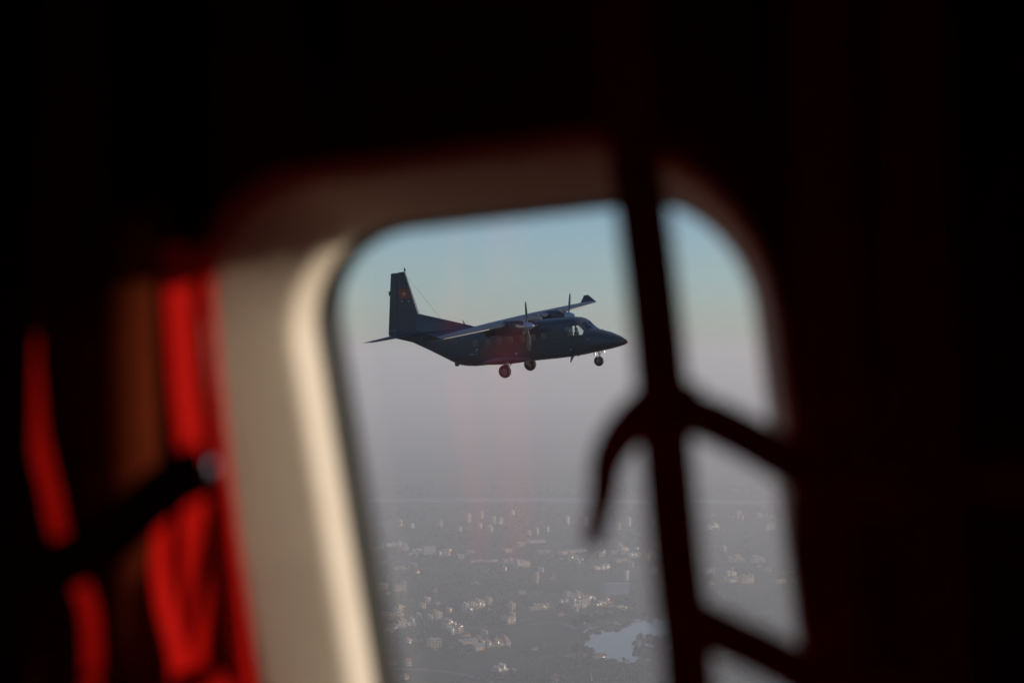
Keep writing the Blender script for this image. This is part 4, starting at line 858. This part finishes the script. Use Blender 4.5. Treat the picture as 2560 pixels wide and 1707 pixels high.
strap('side_strap', [(60, 700), (66, 800), (71, 874), (83, 992), (104, 1085), (121, 1158), (136, 1225), (158, 1280), (182, 1337), (206, 1418), (211, 1535), (212, 1640)], -0.19, 0.0115, lef, 41)
strap('lower_loop', [(400, 1640), (430, 1580), (462, 1560), (500, 1590), (515, 1640)], -0.135, 0.020, lef, 60)
strap('rear_strap', [(40, -40), (25, 500), (10, 1000), (20, 1640)], -0.22, 0.036, lef, 10, M['web_shade'])
strap('back_canvas', [(262, 480), (262, 700), (268, 900), (278, 1080), (290, 1230), (300, 1400), (310, 1640)], -0.118, 0.052, lef, 30, M['canvas'], 36)
p = wun(482 * S, 1074 * S, -0.272)
MB().lathe([(-0.001, 0.0045), (0.001, 0.0045), (0.0014, 0.004), (0.0015, 0.0002)], 20, 'x', (p.x, p.y - 0.0005, p.z), cap=True).build('snap_stud', M['stud'], lef, 60)
rig = cab('webbing_seat_back'); tag(rig, 'dark unlit webbing net of wide straps crossing in front of the window', 'seat webbing')
strap('vertical_strap', [(1425, -60), (1440, 200), (1460, 380), (1480, 520), (1512, 800), (1533, 1060), (1555, 1300), (1578, 1500), (1592, 1640)], -0.16, 0.0305, rig, 20)
strap('cross_strap', [(1500, 918), (1560, 940), (1640, 968), (1720, 1008), (1790, 1048), (1860, 1085), (1950, 1120), (2100, 1130), (2400, 1100)], -0.165, 0.0265, rig, 10)
strap('loose_end', [(1545, 912), (1490, 940), (1440, 985), (1408, 1030), (1392, 1075), (1386, 1130), (1374, 1190), (1360, 1252)], -0.163, (0.030, 0.012), rig, 15, tw=40)
strap('sewn_patch', [(1478, 900), (1530, 928), (1590, 955)], -0.1675, 0.036, rig, 12)
strap('cross_strap', [(1560, 1410), (1630, 1440), (1700, 1474), (1770, 1506), (1840, 1545), (1940, 1590), (2200, 1610)], -0.165, 0.0275, rig, 10)
strap('vertical_strap', [(1880, -60), (1890, 400), (1900, 900), (1885, 1080), (1880, 1250), (1905, 1460), (1930, 1640)], -0.15, 0.036, rig, 10)
strap('vertical_strap', [(2090, -60), (2110, 500), (2140, 1000), (2180, 1640)], -0.17, 0.036, rig, 10)
for net, l0_, l1_ in ((lef, -0.75, -0.16), (rig, 0.02, 0.75)): MB().tube([(l0_, -0.15, -0.41), (l1_, -0.15, -0.41)], 0.014, 12).build('seat_rail', M['tin'], net, 40)
hang = cab('hanging_strap'); tag(hang, 'pair of red webbing straps hanging free inside the cabin, mirrored faintly in the window', 'strap')
HO = 0.68; ha, hb = wun(1243, 560, HO), wun(1268, 1300, HO)
for (off, hw, fa0, fa1) in ((0.006, 0.026, 26, 44), (-0.052, 0.013, 48, 20)):
    rr = []
    for k in range(33):
        u = 0.62 - k * 0.04; ln = ha.x + (hb.x - ha.x) * (u - ha.z) / (hb.z - ha.z) + off + 0.007 * math.sin(k * 0.55 + off * 90); fa = R(fa0 + (fa1 - fa0) * (0.5 + 0.5 * math.sin(k * 0.3)))
        c = Vector((ln, -HO - 0.012 * math.cos(k * 0.45 + hw * 100), u)); t_ = Vector((math.cos(fa), -math.sin(fa), 0)); q = Vector((math.sin(fa), math.cos(fa), 0))
        rr.append([c + t_ * a_ * hw + q * b_ * 0.0015 for a_, b_ in ((-1, -1), (1, -1), (1, 1), (-1, 1))])
    MB().loft(rr).build('webbing', M['web'], hang, 30)
MB().box((ha.x + (hb.x - ha.x) * (0.62 - ha.z) / (hb.z - ha.z), -HO, 0.637), (0.10, 0.03, 0.03)).build('hanger', M['stud'], hang)
# painted frames (ribs) of the fuselage
for l in (-0.52, 0.36, 0.98, -1.1):
    rb = MB(); rb.box((l, -0.115, -0.125), (0.035, 0.0585, 1.52)); rb.box((l, -0.148, -0.125), (0.07, 0.006, 1.52)); o = rb.build('fuselage_frame', M['olive_rib']); o.matrix_world = CABIN; tag(o, kind='structure')
# ------------------------------------------------------------------ haze over the whole plain
hz = MB().box(((GX0 + GX1) / 2, (GY0 + GY1) / 2, 239.0), (GX1 - GX0 + 100, GY1 - GY0 + 100, 480.0)).build('haze', mat('unused', (1, 1, 1)))
hm = bpy.data.materials.new('evening_haze'); hm.use_nodes = True; nn = hm.node_tree.nodes; nn.remove(nn['Principled BSDF'])
pv = nn.new('ShaderNodeVolumePrincipled'); pv.inputs['Color'].default_value = (0.965, 0.936, 0.925, 1); pv.inputs['Density'].default_value = 2.15e-4; pv.inputs['Anisotropy'].default_value = 0.2
hm.node_tree.links.new(pv.outputs[0], nn['Material Output'].inputs['Volume'])
hz.data.materials.clear(); hz.data.materials.append(hm); tag(hz, 'pale evening haze lying over the whole plain', 'haze', kind='stuff')
